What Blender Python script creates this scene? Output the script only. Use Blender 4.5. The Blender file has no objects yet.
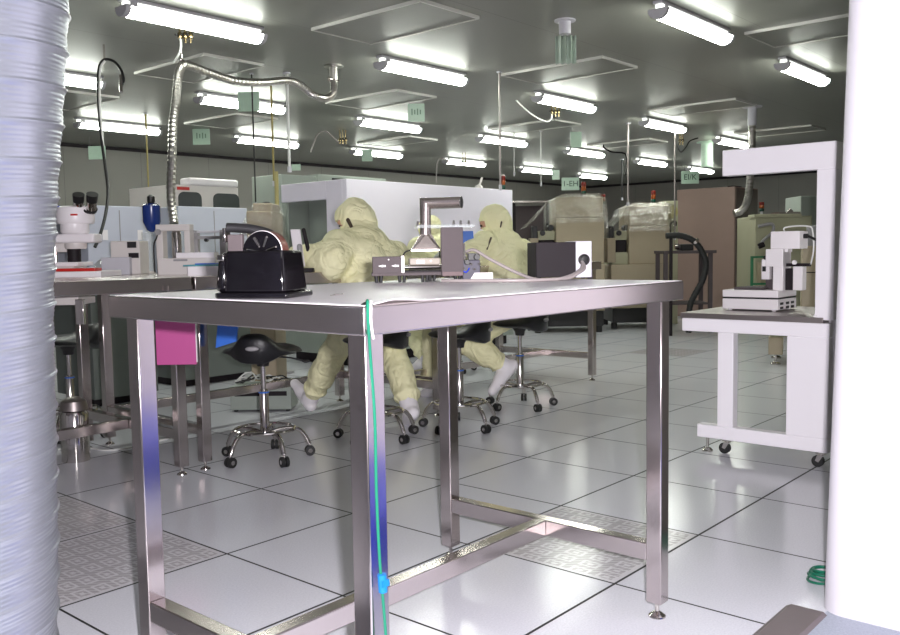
import bpy, bmesh, math, random
from mathutils import Vector, Matrix, Euler, noise
random.seed(7)
scene = bpy.context.scene
COL = scene.collection
PI = math.pi
V = Vector

# ------------------------------------------------------------------ camera model (real place, metres)
FPX = 876.68
YAW, PITCH, ROLL = 0.7136217, 0.07656, -0.015904
CAM = V((-2.35391, -1.372507, 1.05122))
_f = V((math.cos(YAW)*math.cos(PITCH), math.sin(YAW)*math.cos(PITCH), -math.sin(PITCH)))
_r0 = V((math.sin(YAW), -math.cos(YAW), 0)); _u0 = _r0.cross(_f)
_r = _r0*math.cos(ROLL) + _u0*math.sin(ROLL)
_u = -_r0*math.sin(ROLL) + _u0*math.cos(ROLL)
FACE = -(PI/2 - YAW)          # heading whose local x runs to the viewer's right

def at(px, py, d):            # the place seen at a photo pixel, d metres deep
    return CAM + (_f + _r*((px-450)/FPX) + _u*((317.5-py)/FPX))*d
def atz(px, py, z):
    d = _f + _r*((px-450)/FPX) + _u*((317.5-py)/FPX)
    return CAM + d*((z-CAM.z)/d.z)
def aty(px, py, y):
    d = _f + _r*((px-450)/FPX) + _u*((317.5-py)/FPX)
    return CAM + d*((y-CAM.y)/d.y)
def atx(px, py, x):
    d = _f + _r*((px-450)/FPX) + _u*((317.5-py)/FPX)
    return CAM + d*((x-CAM.x)/d.x)

# ------------------------------------------------------------------ materials
def rgb(r, g, b):
    def l(c):
        c /= 255.0
        return c/12.92 if c <= 0.04045 else ((c+0.055)/1.055)**2.4
    return (l(r), l(g), l(b), 1.0)

class NT:
    def __init__(s, name):
        s.m = bpy.data.materials.new(name); s.m.use_nodes = True
        s.t = s.m.node_tree; s.b = s.t.nodes['Principled BSDF']
    def n(s, typ, **kw):
        nd = s.t.nodes.new(typ)
        for k, v in kw.items(): setattr(nd, k, v)
        return nd
    def l(s, a, b): s.t.links.new(a, b)
    def math(s, op, a, b=None, c=None):
        nd = s.n('ShaderNodeMath', operation=op)
        for i, x in enumerate((a, b, c)):
            if x is None: continue
            if isinstance(x, (int, float)): nd.inputs[i].default_value = x
            else: s.l(x, nd.inputs[i])
        return nd.outputs[0]
    def mix(s, fac, a, b):
        nd = s.n('ShaderNodeMix', data_type='RGBA')
        for x, i in ((fac, 0), (a, 6), (b, 7)):
            if isinstance(x, (int, float, tuple)): nd.inputs[i].default_value = x
            else: s.l(x, nd.inputs[i])
        return nd.outputs[2]
    def noise(s, scale, detail=3, vec=None, rough=0.5):
        nd = s.n('ShaderNodeTexNoise'); nd.inputs['Scale'].default_value = scale
        nd.inputs['Detail'].default_value = detail; nd.inputs['Roughness'].default_value = rough
        if vec is not None: s.l(vec, nd.inputs['Vector'])
        return nd.outputs['Fac']
    def obj(s): return s.n('ShaderNodeTexCoord').outputs['Object']
    def bump(s, h, strength=0.3, dist=0.01):
        nd = s.n('ShaderNodeBump'); nd.inputs['Strength'].default_value = strength
        nd.inputs['Distance'].default_value = dist
        s.l(h, nd.inputs['Height']); s.l(nd.outputs[0], s.b.inputs['Normal'])

def mat(name, col, rough=0.5, metal=0.0, var=0.06, nscale=9.0, bump=0.0, bscale=40.0, spec=0.5, alpha=1.0, trans=0.0, emit=0.0, coat=0.0):
    k = NT(name)
    o = k.obj()
    f = k.noise(nscale, 3, o)
    lo = tuple(c*(1-var) for c in col[:3])+(1,); hi = tuple(min(1, c*(1+var)) for c in col[:3])+(1,)
    k.l(k.mix(f, lo, hi), k.b.inputs['Base Color'])
    k.b.inputs['Roughness'].default_value = rough; k.b.inputs['Metallic'].default_value = metal
    k.b.inputs['Specular IOR Level'].default_value = spec
    k.b.inputs['Alpha'].default_value = alpha
    k.b.inputs['Transmission Weight'].default_value = trans
    k.b.inputs['Coat Weight'].default_value = coat
    if emit:
        k.b.inputs['Emission Color'].default_value = col
        k.b.inputs['Emission Strength'].default_value = emit
    if bump: k.bump(k.noise(bscale, 4, o), bump, 0.01)
    return k.m

LAMP_EMIT = 26.0
M = {}
M['steel'] = mat('polished_stainless', rgb(205, 196, 194), 0.16, 1.0, 0.04, 30)
M['steel_top'] = mat('brushed_stainless', rgb(196, 187, 185), 0.27, 1.0, 0.05, 14)
M['steel_dull'] = mat('satin_stainless', rgb(160, 152, 150), 0.38, 1.0, 0.06, 14)
M['pipe'] = mat('polished_pipe', rgb(222, 210, 204), 0.26, 1.0, 0.03)
M['chrome'] = mat('chrome', rgb(205, 200, 196), 0.1, 1.0, 0.02)
M['foil'] = mat('aluminium_foil', rgb(148, 151, 161), 0.3, 0.78, 0.05, 20, 0.06, 60)
M['flexsteel'] = mat('flex_hose_metal', rgb(190, 186, 182), 0.28, 1.0, 0.08, 20)
M['white'] = mat('white_powder_coat', rgb(232, 226, 240), 0.38, 0, 0.02, 6)
M['white_bright'] = mat('bright_white_coat', rgb(250, 246, 252), 0.4, 0, 0.01, 6)
M['white2'] = mat('white_enamel', rgb(240, 235, 238), 0.35, 0, 0.03, 12)
M['offwhite'] = mat('off_white_plastic', rgb(214, 208, 205), 0.42, 0, 0.04, 12)
M['cream'] = mat('cream_block', rgb(168, 160, 150), 0.6, 0, 0.04, 12, spec=0.2)
M['paper'] = mat('white_paper', rgb(238, 234, 236), 0.8, 0, 0.02)
M['mat'] = mat('pale_table_mat', rgb(226, 221, 225), 0.36, 0, 0.04, 8)
M['black'] = mat('black_gloss_plastic', rgb(10, 8, 12), 0.1, 0, 0.1, 10, spec=0.7)
M['blackm'] = mat('black_matt_plastic', rgb(26, 25, 27), 0.45, 0, 0.15, 20)
M['vinyl'] = mat('black_vinyl', rgb(22, 22, 25), 0.38, 0, 0.15, 30, 0.15, 120)
M['rubber'] = mat('black_rubber', rgb(28, 28, 29), 0.6, 0, 0.1)
M['darkgrey'] = mat('dark_grey_paint', rgb(32, 26, 30), 0.6, 0, 0.05, spec=0.25)
M['plate'] = mat('grey_anodised', rgb(84, 76, 78), 0.65, 0.0, 0.06, 30, spec=0.2)
M['grey'] = mat('mid_grey_paint', rgb(150, 148, 150), 0.45, 0, 0.05)
M['lightgrey'] = mat('light_grey_paint', rgb(196, 194, 202), 0.4, 0, 0.04)
M['hose'] = mat('grey_hose', rgb(152, 143, 142), 0.4, 0, 0.06)
M['bluegrey'] = mat('pale_blue_grey_panel', rgb(196, 200, 214), 0.35, 0, 0.03)
M['greygreen'] = mat('grey_green_paint', rgb(150, 158, 150), 0.45, 0, 0.05)
M['tan'] = mat('tan_machine_paint', rgb(162, 149, 126), 0.5, 0, 0.05, 6)
M['tan2'] = mat('light_tan_paint', rgb(166, 164, 138), 0.5, 0, 0.05, 6)
M['brown'] = mat('brown_wrapped_board', rgb(146, 123, 114), 0.55, 0, 0.06, 5)
M['wood'] = mat('tan_board', rgb(176, 148, 110), 0.55, 0, 0.1, 12)
M['pink'] = mat('pink_plastic', rgb(190, 84, 146), 0.4, 0, 0.04)
M['blue'] = mat('blue_plastic', rgb(48, 108, 205), 0.35, 0, 0.05)
M['deepblue'] = mat('deep_blue_plastic', rgb(28, 62, 205), 0.3, 0, 0.08)
M['navy'] = mat('translucent_navy', rgb(26, 50, 120), 0.25, 0, 0.08)
M['teal'] = mat('teal_plastic', rgb(84, 150, 160), 0.4, 0, 0.05)
M['red'] = mat('red_plastic', rgb(196, 40, 34), 0.35, 0, 0.05)
M['redlens'] = mat('red_lens', rgb(110, 26, 18), 0.2, 0, 0.03)
M['amberlens'] = mat('amber_lens', rgb(140, 66, 20), 0.2, 0, 0.03)
M['greenlens'] = mat('green_lens', rgb(10, 60, 46), 0.2, 0, 0.03)
M['yellow'] = mat('yellow_paint', rgb(168, 158, 104), 0.5, 0, 0.05)
M['yellowtube'] = mat('yellow_tube', rgb(150, 136, 78), 0.4, 0, 0.05)
M['greenwire'] = mat('green_wire', rgb(20, 104, 80), 0.35, 0, 0.05)
M['cyan'] = mat('cyan_plastic', rgb(16, 104, 170), 0.3, 0, 0.05)
M['greenframe'] = mat('green_frame_paint', rgb(46, 110, 76), 0.5, 0, 0.05)
M['whitetube'] = mat('white_tube', rgb(214, 214, 212), 0.35, 0, 0.04)
M['brass'] = mat('brass', rgb(150, 134, 100), 0.25, 1.0, 0.05)
M['sign'] = mat('pale_green_card', rgb(176, 200, 182), 0.35, 0, 0.06, 30)
M['ink'] = mat('dark_green_ink', rgb(38, 66, 54), 0.6, 0, 0.05)
M['suit'] = None
M['glove'] = mat('pale_glove', rgb(214, 214, 214), 0.5, 0, 0.06, 30, 0.3, 60)
M['skin'] = mat('skin', rgb(206, 160, 134), 0.5, 0, 0.06, 20)
M['eye'] = mat('dark_eye', rgb(30, 22, 20), 0.2, 0, 0.02)
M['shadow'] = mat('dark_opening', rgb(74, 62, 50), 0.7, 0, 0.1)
M['glassdark'] = mat('dark_window', rgb(70, 74, 74), 0.12, 0, 0.05)
M['frame'] = mat('hepa_frame_metal', rgb(206, 204, 200), 0.35, 0.5, 0.03)
M['lamp'] = mat('lit_diffuser', (0.95, 1.0, 0.90, 1), 0.4, 0, 0.0, emit=LAMP_EMIT)
M['glow_soft'] = mat('ceiling_glow_emit', (0.95, 1.0, 0.90, 1), 0.4, 0, 0.0, emit=LAMP_EMIT*0.06)
M['lamphouse'] = mat('lamp_housing', rgb(196, 194, 200), 0.4, 0.3, 0.05)

def make_suit():
    k = NT('pale_yellow_coverall'); o = k.obj()
    a = k.noise(5.0, 4, o); b = k.noise(26.0, 3, o)
    k.l(k.mix(a, rgb(238, 234, 184), rgb(246, 243, 204)), k.b.inputs['Base Color'])
    k.b.inputs['Roughness'].default_value = 0.75
    hs = []
    for sc, di in ((7.0, 1.6), (14.0, 1.0)):
        w = k.n('ShaderNodeTexNoise', noise_dimensions='3D'); k.l(o, w.inputs['Vector'])
        w.inputs['Scale'].default_value = sc; w.inputs['Detail'].default_value = 1.0; w.inputs['Distortion'].default_value = di
        hs.append(k.math('POWER', k.math('ABSOLUTE', k.math('MULTIPLY', k.math('SUBTRACT', w.outputs['Fac'], 0.5), 2.0)), 0.6))
    h = k.math('ADD', hs[0], k.math('MULTIPLY', hs[1], 0.35))
    k.bump(h, 0.5, 0.03)
    return k.m
M['suit'] = make_suit()

def make_film():
    k = NT('clear_plastic_film'); o = k.obj()
    out = k.t.nodes['Material Output']
    tr = k.n('ShaderNodeBsdfTransparent'); gl = k.n('ShaderNodeBsdfGlossy'); df = k.n('ShaderNodeBsdfDiffuse')
    gl.inputs['Roughness'].default_value = 0.08; df.inputs['Color'].default_value = rgb(214, 208, 192)
    nz = k.n('ShaderNodeBump'); nz.inputs['Strength'].default_value = 1.0; nz.inputs['Distance'].default_value = 0.25
    k.l(k.noise(4.5, 5, o, 0.6), nz.inputs['Height']); k.l(nz.outputs[0], gl.inputs['Normal'])
    m1 = k.n('ShaderNodeMixShader'); m1.inputs[0].default_value = 0.22; k.l(tr.outputs[0], m1.inputs[1]); k.l(gl.outputs[0], m1.inputs[2])
    m2 = k.n('ShaderNodeMixShader'); m2.inputs[0].default_value = 0.07; k.l(m1.outputs[0], m2.inputs[1]); k.l(df.outputs[0], m2.inputs[2])
    k.l(m2.outputs[0], out.inputs['Surface'])
    return k.m
M['film'] = make_film()
def make_acrylic():
    k = NT('clear_acrylic'); o = k.obj()
    k.l(k.mix(k.noise(12, 2, o), rgb(205, 214, 214), rgb(222, 228, 230)), k.b.inputs['Base Color'])
    k.b.inputs['Roughness'].default_value = 0.08; k.b.inputs['Alpha'].default_value = 0.3
    return k.m
M['acrylic'] = make_acrylic()

def make_floor(name, perforated):
    k = NT(name); o = k.obj()
    sp = k.n('ShaderNodeSeparateXYZ'); k.l(o, sp.inputs[0]); x, y = sp.outputs[0], sp.outputs[1]
    u = k.math('DIVIDE', x, 0.6); v = k.math('DIVIDE', y, 0.6)
    fu = k.math('FRACT', u); fv = k.math('FRACT', v)
    iu = k.math('FLOOR', u); iv = k.math('FLOOR', v)
    du = k.math('MULTIPLY', k.math('SUBTRACT', 0.5, k.math('ABSOLUTE', k.math('SUBTRACT', fu, 0.5))), 0.6)
    dv = k.math('MULTIPLY', k.math('SUBTRACT', 0.5, k.math('ABSOLUTE', k.math('SUBTRACT', fv, 0.5))), 0.6)
    joint = k.math('MAXIMUM', k.math('LESS_THAN', dv, 0.0046), k.math('LESS_THAN', du, 0.0040))
    # per tile tone
    wn = k.n('ShaderNodeTexWhiteNoise', noise_dimensions='2D')
    cb = k.n('ShaderNodeCombineXYZ'); k.l(iu, cb.inputs[0]); k.l(iv, cb.inputs[1]); k.l(cb.outputs[0], wn.inputs['Vector'])
    speck = k.noise(170, 2, o, 0.7)
    base = k.mix(speck, rgb(192, 194, 203), rgb(236, 236, 243))
    big = k.noise(2.3, 3, o)
    base = k.mix(k.math('MULTIPLY', big, 0.25), base, rgb(226, 226, 234))
    base = k.mix(k.math('MULTIPLY', wn.outputs['Value'], 0.12), base, rgb(206, 207, 214))
    # perforated tiles: nested rectangular slots
    mask = None
    for (a, b) in perforated:
        q = k.math('MULTIPLY', k.math('COMPARE', iu, a, 0.1), k.math('COMPARE', iv, b, 0.1))
        mask = q if mask is None else k.math('MAXIMUM', mask, q)
    inner = k.math('MULTIPLY', k.math('GREATER_THAN', du, 0.02), k.math('GREATER_THAN', dv, 0.02))
    gx = k.math('FRACT', k.math('MULTIPLY', fu, 9.0)); gy = k.math('FRACT', k.math('MULTIPLY', fv, 6.0))
    m = k.math('MULTIPLY', k.math('MAXIMUM', k.math('ABSOLUTE', k.math('SUBTRACT', gx, 0.5)), k.math('ABSOLUTE', k.math('SUBTRACT', gy, 0.5))), 2.0)
    ring = k.math('GREATER_THAN', k.math('FRACT', k.math('MULTIPLY', m, 2.0)), 0.45)
    dash = k.math('GREATER_THAN', k.math('FRACT', k.math('MULTIPLY', k.math('ADD', fu, fv), 20.0)), 0.18)
    slot = k.math('MULTIPLY', k.math('MULTIPLY', k.math('MULTIPLY', ring, dash), inner), mask)
    base = k.mix(k.math('MULTIPLY', mask, 0.5), base, rgb(205, 198, 200))
    base = k.mix(k.math('MULTIPLY', slot, 0.42), base, rgb(108, 100, 98))
    col = k.mix(joint, base, rgb(22, 21, 24))
    k.l(col, k.b.inputs['Base Color'])
    r = k.math('ADD', 0.13, k.math('MULTIPLY', speck, 0.1))
    k.l(k.math('ADD', r, k.math('MULTIPLY', joint, 0.5)), k.b.inputs['Roughness'])
    k.b.inputs['Specular IOR Level'].default_value = 0.55
    k.bump(k.math('SUBTRACT', k.math('MULTIPLY', speck, 0.05), joint), 0.25, 0.004)
    return k.m
M['floor'] = make_floor('raised_floor_tiles', [(0, 0), (-2, 2), (-2, 3), (6, -1), (9, 4)])

def make_corridor():
    k = NT('speckled_blue_grey_vinyl'); o = k.obj()
    k.l(k.mix(k.noise(140, 3, o, 0.8), rgb(120, 128, 146), rgb(196, 202, 214)), k.b.inputs['Base Color'])
    k.b.inputs['Roughness'].default_value = 0.4
    return k.m
M['vinylfloor'] = make_corridor()

def panel_mat(name, c0, c1, rough, metal, wx, wy, wz, line=0.0025, lc=(0.02, 0.02, 0.02, 1)):
    k = NT(name); o = k.obj(); sp = k.n('ShaderNodeSeparateXYZ'); k.l(o, sp.inputs[0])
    j = None
    for ax, w in enumerate((wx, wy, wz)):
        if not w: continue
        fr = k.math('FRACT', k.math('DIVIDE', sp.outputs[ax], w))
        d = k.math('MULTIPLY', k.math('SUBTRACT', 0.5, k.math('ABSOLUTE', k.math('SUBTRACT', fr, 0.5))), w)
        q = k.math('LESS_THAN', d, line); j = q if j is None else k.math('MAXIMUM', j, q)
    base = k.mix(k.noise(1.7, 3, o), c0, c1)
    k.l(k.mix(k.math('MULTIPLY', j, 0.6), base, lc) if j else base, k.b.inputs['Base Color'])
    k.b.inputs['Roughness'].default_value = rough; k.b.inputs['Metallic'].default_value = metal
    return k.m
M['ceiling'] = panel_mat('galvanised_ceiling_panels', rgb(124, 124, 118), rgb(131, 131, 124), 0.42, 0.0, 0, 1.2, 0)
M['ceiling_plain'] = panel_mat('plain_white_ceiling', rgb(206, 206, 206), rgb(216, 216, 216), 0.6, 0, 0, 0, 0)
M['wallgrey'] = panel_mat('grey_wall_panels', rgb(122, 119, 115), rgb(131, 128, 122), 0.45, 0, 1.2, 1.2, 0)
M['wallwhite'] = panel_mat('white_wall_panel', rgb(206, 203, 210), rgb(212, 209, 216), 0.5, 0, 0, 0, 0)

# ------------------------------------------------------------------ mesh building
def frame_of(d):
    d = d.normalized()
    a = V((0, 0, 1)) if abs(d.z) < 0.9 else V((1, 0, 0))
    x = d.cross(a).normalized(); return x, d.cross(x).normalized()

class MB:
    def __init__(s): s.bm = bmesh.new()
    def box(s, x0, x1, y0, y1, z0, z1, rot=None, piv=None):
        vs = [V((x, y, z)) for x in (x0, x1) for y in (y0, y1) for z in (z0, z1)]
        if rot is not None:
            p = V(piv) if piv is not None else V(((x0+x1)/2, (y0+y1)/2, (z0+z1)/2))
            R = rot.to_matrix() if isinstance(rot, Euler) else rot
            vs = [R @ (v-p) + p for v in vs]
        b = [s.bm.verts.new(v) for v in vs]
        for f in ((0, 1, 3, 2), (4, 6, 7, 5), (0, 4, 5, 1), (2, 3, 7, 6), (0, 2, 6, 4), (1, 5, 7, 3)):
            s.bm.faces.new([b[i] for i in f])
        return s
    def rings(s, rs, cap=True, close=False):
        rows = [[s.bm.verts.new(p) for p in r] for r in rs]
        n = len(rows[0])
        pairs = list(zip(rows, rows[1:])) + ([(rows[-1], rows[0])] if close else [])
        for a, b in pairs:
            for i in range(n):
                s.bm.faces.new((a[i], a[(i+1) % n], b[(i+1) % n], b[i]))
        if cap and not close:
            s.bm.faces.new(list(reversed(rows[0]))); s.bm.faces.new(rows[-1])
        return s
    def cyl(s, p0, p1, r0, r1=None, seg=16):
        p0, p1 = V(p0), V(p1); r1 = r0 if r1 is None else r1
        x, y = frame_of(p1-p0)
        mk = lambda p, r: [p + (x*math.cos(2*PI*i/seg) + y*math.sin(2*PI*i/seg))*r for i in range(seg)]
        return s.rings([mk(p0, r0), mk(p1, r1)])
    def tube(s, pts, r, seg=8, sub=6, ribs=None):
        P = spline([V(p) for p in pts], sub)
        d0 = (P[1]-P[0]).normalized(); x, y = frame_of(d0); rs = []
        acc = 0
        for i, p in enumerate(P):
            d = (P[min(i+1, len(P)-1)]-P[max(i-1, 0)]).normalized()
            x = (x - d*x.dot(d)).normalized(); y = d.cross(x)
            rr = r if ribs is None else r*(1 + ribs*(1 if i % 2 else -1))
            rs.append([p + (x*math.cos(2*PI*k/seg) + y*math.sin(2*PI*k/seg))*rr for k in range(seg)])
        return s.rings(rs)
    def prism(s, poly, o, ex, ey, ez):           # polygon in ex,ey swept along ez (vector = depth)
        o, ex, ey, ez = V(o), V(ex), V(ey), V(ez)
        a = [s.bm.verts.new(o+ex*p[0]+ey*p[1]) for p in poly]; b = [s.bm.verts.new(o+ex*p[0]+ey*p[1]+ez) for p in poly]
        n = len(poly)
        s.bm.faces.new(list(reversed(a))); s.bm.faces.new(b)
        for i in range(n): s.bm.faces.new((a[i], a[(i+1) % n], b[(i+1) % n], b[i]))
        return s
    def lathe(s, prof, o=(0, 0, 0), d=(0, 0, 1), seg=24):
        o, d = V(o), V(d).normalized(); x, y = frame_of(d)
        return s.rings([[o + d*z + (x*math.cos(2*PI*i/seg) + y*math.sin(2*PI*i/seg))*max(r, 1e-4) for i in range(seg)] for r, z in prof])
    def ell(s, c, r, rot=None, u=16, v=10):
        c = V(c); r = V(r) if not isinstance(r, (int, float)) else V((r, r, r))
        R = rot.to_matrix() if isinstance(rot, Euler) else (rot or Matrix.Identity(3))
        rs = []
        for j in range(v+1):
            t = PI*(j+0.001 if j == 0 else (j-0.001 if j == v else j))/v
            rs.append([c + R @ V((r.x*math.sin(t)*math.cos(2*PI*i/u), r.y*math.sin(t)*math.sin(2*PI*i/u), r.z*math.cos(t))) for i in range(u)])
        return s.rings(rs)
    def cap(s, p0, r0, p1, r1, seg=14):
        p0, p1 = V(p0), V(p1)
        s.ell(p0, r0, u=seg, v=8); s.ell(p1, r1, u=seg, v=8)
        return s.cyl(p0, p1, r0, r1, seg)
    def torus(s, c, R, r, d=(0, 0, 1), seg=32, sg=8):
        c, d = V(c), V(d).normalized(); x, y = frame_of(d); rs = []
        for i in range(seg):
            a = 2*PI*i/seg; q = x*math.cos(a)+y*math.sin(a)
            rs.append([c+q*(R+r*math.cos(2*PI*k/sg))+d*r*math.sin(2*PI*k/sg) for k in range(sg)])
        return s.rings(rs, close=True)
    def build(s, name, m, parent=None, bevel=0.0, smooth=True, loc=None, rz=0.0, ang=38):
        bmesh.ops.recalc_face_normals(s.bm, faces=s.bm.faces)
        me = bpy.data.meshes.new(name); s.bm.to_mesh(me); s.bm.free()
        me.materials.append(M[m] if isinstance(m, str) else m)
        if smooth:
            for p in me.polygons: p.use_smooth = True
            me.set_sharp_from_angle(angle=math.radians(ang))
        o = bpy.data.objects.new(name, me); COL.objects.link(o)
        if parent is not None: o.parent = parent
        if loc is not None: o.location = loc
        o.rotation_euler = (0, 0, rz)
        if bevel:
            b = o.modifiers.new('edge', 'BEVEL'); b.width = bevel; b.segments = 2; b.limit_method = 'ANGLE'; b.angle_limit = math.radians(40)
            b.harden_normals = False
        return o

def spline(P, sub):
    if sub <= 1 or len(P) < 3: return P
    out = []
    for i in range(len(P)-1):
        a, b, c, d = P[max(i-1, 0)], P[i], P[i+1], P[min(i+2, len(P)-1)]
        for k in range(sub):
            t = k/sub
            out.append(0.5*((2*b)+(c-a)*t+(2*a-5*b+4*c-d)*t*t+(3*b-a-3*c+d)*t**3))
    out.append(P[-1]); return out

def tag(o, label, cat, group=None, kind=None):
    o['label'] = label; o['category'] = cat
    if group: o['group'] = group
    if kind: o['kind'] = kind
    return o
def thing(name, label, cat, loc=(0, 0, 0), rz=0.0, group=None):
    o = bpy.data.objects.new(name, None); COL.objects.link(o)
    o.location = loc; o.rotation_euler = (0, 0, rz); o.empty_display_size = 0.1
    return tag(o, label, cat, group)
def struct(o, label=None):
    o['kind'] = 'structure'
    if label: o['label'] = label
    return o
def kids(o): return [c for c in bpy.data.objects if c.parent == o]
def dup(root, loc, rz=None, label=None, group=None):
    def cp(o, par):
        c = o.copy(); COL.objects.link(c)
        if par is not None: c.parent = par
        for ch in kids(o): cp(ch, c)
        return c
    r = cp(root, None); r.location = loc
    if rz is not None: r.rotation_euler = (0, 0, rz)
    if label: r['label'] = label
    if group: r['group'] = group
    return r
def plabel(o, s): o['label'] = s; return o

ZC = 2.66
# ================================================================== ROOM
X0, X1, Y0, Y1 = -4.2, 17.5, -0.58, 11.0
YB = -3.4
struct(MB().box(X0, X1, Y0, Y1, -0.1, 0).build('floor', 'floor', smooth=False))
struct(MB().box(X0, 0.3, YB, Y0, -0.1, 0).build('floor', 'vinylfloor', smooth=False))
struct(MB().box(X0, X1, Y0, Y1, ZC, ZC+0.1).build('ceiling', 'ceiling', smooth=False))
struct(MB().box(X0, 0.3, YB, Y0, ZC, ZC+0.1).build('ceiling', 'ceiling_plain', smooth=False))
struct(MB().box(X0-0.1, X1+0.1, Y1, Y1+0.1, 0, ZC).build('wall_far', 'wallgrey', smooth=False))
struct(MB().box(X1, X1+0.1, Y0-0.1, Y1, 0, ZC).build('wall_end', 'wallgrey', smooth=False))
struct(MB().box(X0-0.1, X0, YB, Y1, 0, ZC).build('wall_left', 'wallwhite', smooth=False))
struct(MB().box(X0-0.1, 0.3, YB-0.1, YB, 0, ZC).build('wall_back', 'wallgrey', smooth=False))
struct(MB().box(0.3, X1, Y0-0.1, Y0, 0, ZC).build('wall_front', 'wallgrey', smooth=False))
# white partition beside the doorway, with a rounded vertical corner
rc = 0.07; wx_, ye = 0.18, Y0+0.022; wp = [(0.30, YB), (wx_, YB), (wx_, ye-rc)]
wp += [(wx_+rc-rc*math.cos(t*PI/16), ye-rc+rc*math.sin(t*PI/16)) for t in range(1, 9)] + [(0.30, ye)]
struct(MB().rings([[V((x, y, 0)) for x, y in wp], [V((x, y-(0.06 if y > YB else 0), ZC)) for x, y in wp]]).build('wall_right', 'wallwhite'))
struct(MB().prism([(-0.055, 0.0), (-0.045, 0.008), (0.045, 0.008), (0.06, 0.0)], (X0, -0.535, 0.0), (0, 1, 0), (0, 0, 1), (0.165-X0, 0, 0)).build('trim_1', mat('threshold_steel', rgb(118, 108, 109), 0.5, 0.3), smooth=False))
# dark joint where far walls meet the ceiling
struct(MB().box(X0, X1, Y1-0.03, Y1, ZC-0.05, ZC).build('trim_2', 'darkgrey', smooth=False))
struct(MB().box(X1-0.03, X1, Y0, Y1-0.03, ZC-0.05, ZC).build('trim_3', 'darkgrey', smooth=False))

# ================================================================== CEILING LAMPS
lamps = [(1.10, 3.83, 'ceiling tube lamp nearest overhead at upper left, above the brass gas valve'),
 (3.53, 1.42, 'large ceiling tube lamp at upper right beside the ceiling sign pipe'),
 (5.85, 1.46, 'ceiling tube lamp at far upper right next to the white partition'),
 (3.38, 3.85, 'ceiling tube lamp just below the large top-centre filter panel'),
 (5.65, 3.88, 'ceiling tube lamp with brass valves hanging under it, right of centre'),
 (3.24, 6.27, 'ceiling tube lamp with a clear sign pouch hanging before its middle'),
 (3.18, 8.66, 'ceiling tube lamp left of the silver flexible hose, above the microscope'),
 (5.35, 8.62, 'ceiling tube lamp above the tan wrapped machine on the left'),
 (5.45, 6.32, 'ceiling tube lamp with a pale sign at its right end, centre'),
 (8.05, 3.97, 'ceiling tube lamp above the black looped wires, right of centre'),
 (7.75, 6.33, 'ceiling tube lamp crossed by the thin vertical conduit'),
 (7.50, 8.63, 'ceiling tube lamp with a small pale sign before its left part'),
 (10.00, 6.37, 'ceiling tube lamp with a pale green card at its left end'),
 (12.35, 6.43, 'ceiling tube lamp at right above the middle signal tower'),
 (10.50, 4.11, 'ceiling tube lamp just above the white workstation roof'),
 (9.70, 8.66, 'far ceiling tube lamp beside the hanging hose loop'),
 (12.0, 8.74, 'far ceiling tube lamp above the small pendant cord'),
 (14.1, 8.76, 'far ceiling tube lamp above the pale lettered card, left of the plastic-draped machine'),
 (1.16, 6.24, 'ceiling tube lamp half hidden by the big foil duct'),
 (14.6, 6.52, 'farthest right ceiling tube lamp behind the lettered sign')]
def make_lamp(label):
    t = thing('ceiling_lamp', label, 'ceiling lamp', (0, 0, ZC), 0, 'fluorescent lamps on the ceiling')
    L = 0.54
    MB().box(-L, L, -0.035, 0.035, -0.022, 0.0).build('housing', 'lamphouse', t, 0.004)
    MB().box(-L+0.02, L-0.02, -0.026, 0.026, -0.052, -0.022).build('ceiling_glow_strip', 'glow_soft', t, 0.006)  # added glowing strip, imitates the bright band on the ceiling above each lamp
    MB().box(-L, L, -0.068, 0.068, -0.061, -0.052).build('tray', 'lamphouse', t, 0.002)
    pr = [(0.068*math.cos(PI+PI*i/10), 0.056*math.sin(PI+PI*i/10)) for i in range(11)]
    MB().prism(pr, (-L+0.035, 0, -0.061), (0, 1, 0), (0, 0, 1), (2*L-0.07, 0, 0)).build('diffuser', 'lamp', t)
    for sx in (-1, 1):
        MB().prism([(a*1.03, b*1.03) for a, b in pr], (sx*(L-0.0175)-0.0175, 0, -0.061), (0, 1, 0), (0, 0, 1), (0.035, 0, 0)).build('end_cap', 'lamphouse', t)
    MB().box(-L+0.05, -L+0.1, -0.03, 0.03, -0.052, -0.022).build('bracket', 'lamphouse', t)
    return t
for i, (x, y, lb) in enumerate(lamps):
    if i == 0: lamp0 = make_lamp(lb); lamp0.location = (x, y, ZC)
    else: dup(lamp0, (x, y, ZC), 0, lb)

# ================================================================== FILTER PANELS
fps = [(1.88, 2.50, 'large ceiling filter panel at top centre, nearest of the white edged panels'),
 (4.17, 2.54, 'ceiling filter panel between the ceiling sign pipe and the lamp with brass valves'),
 (4.24, 0.28, 'ceiling filter panel at top right beside the white partition'),
 (4.02, 4.80, 'ceiling filter panel above the lamp with a pale sign at its right end'),
 (7.05, 2.60, 'ceiling filter panel above the lamp with the black looped wires'),
 (1.79, 4.78, 'ceiling filter panel behind the bend of the silver flexible hose'),
 (9.88, 2.74, 'ceiling filter panel over the white workstation roof'),
 (6.88, 4.84, 'ceiling filter panel behind the lamp with brass valves'),
 (1.71, 7.05, 'ceiling filter panel at left behind the black air hose'),
 (6.68, 7.15, 'ceiling filter panel above the far lamp with the small sign'),
 (3.76, 7.10, 'ceiling filter panel behind the lamp with the clear sign pouch'),
 (9.50, 4.95, 'far ceiling filter panel left of the black looped wires')]
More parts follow.
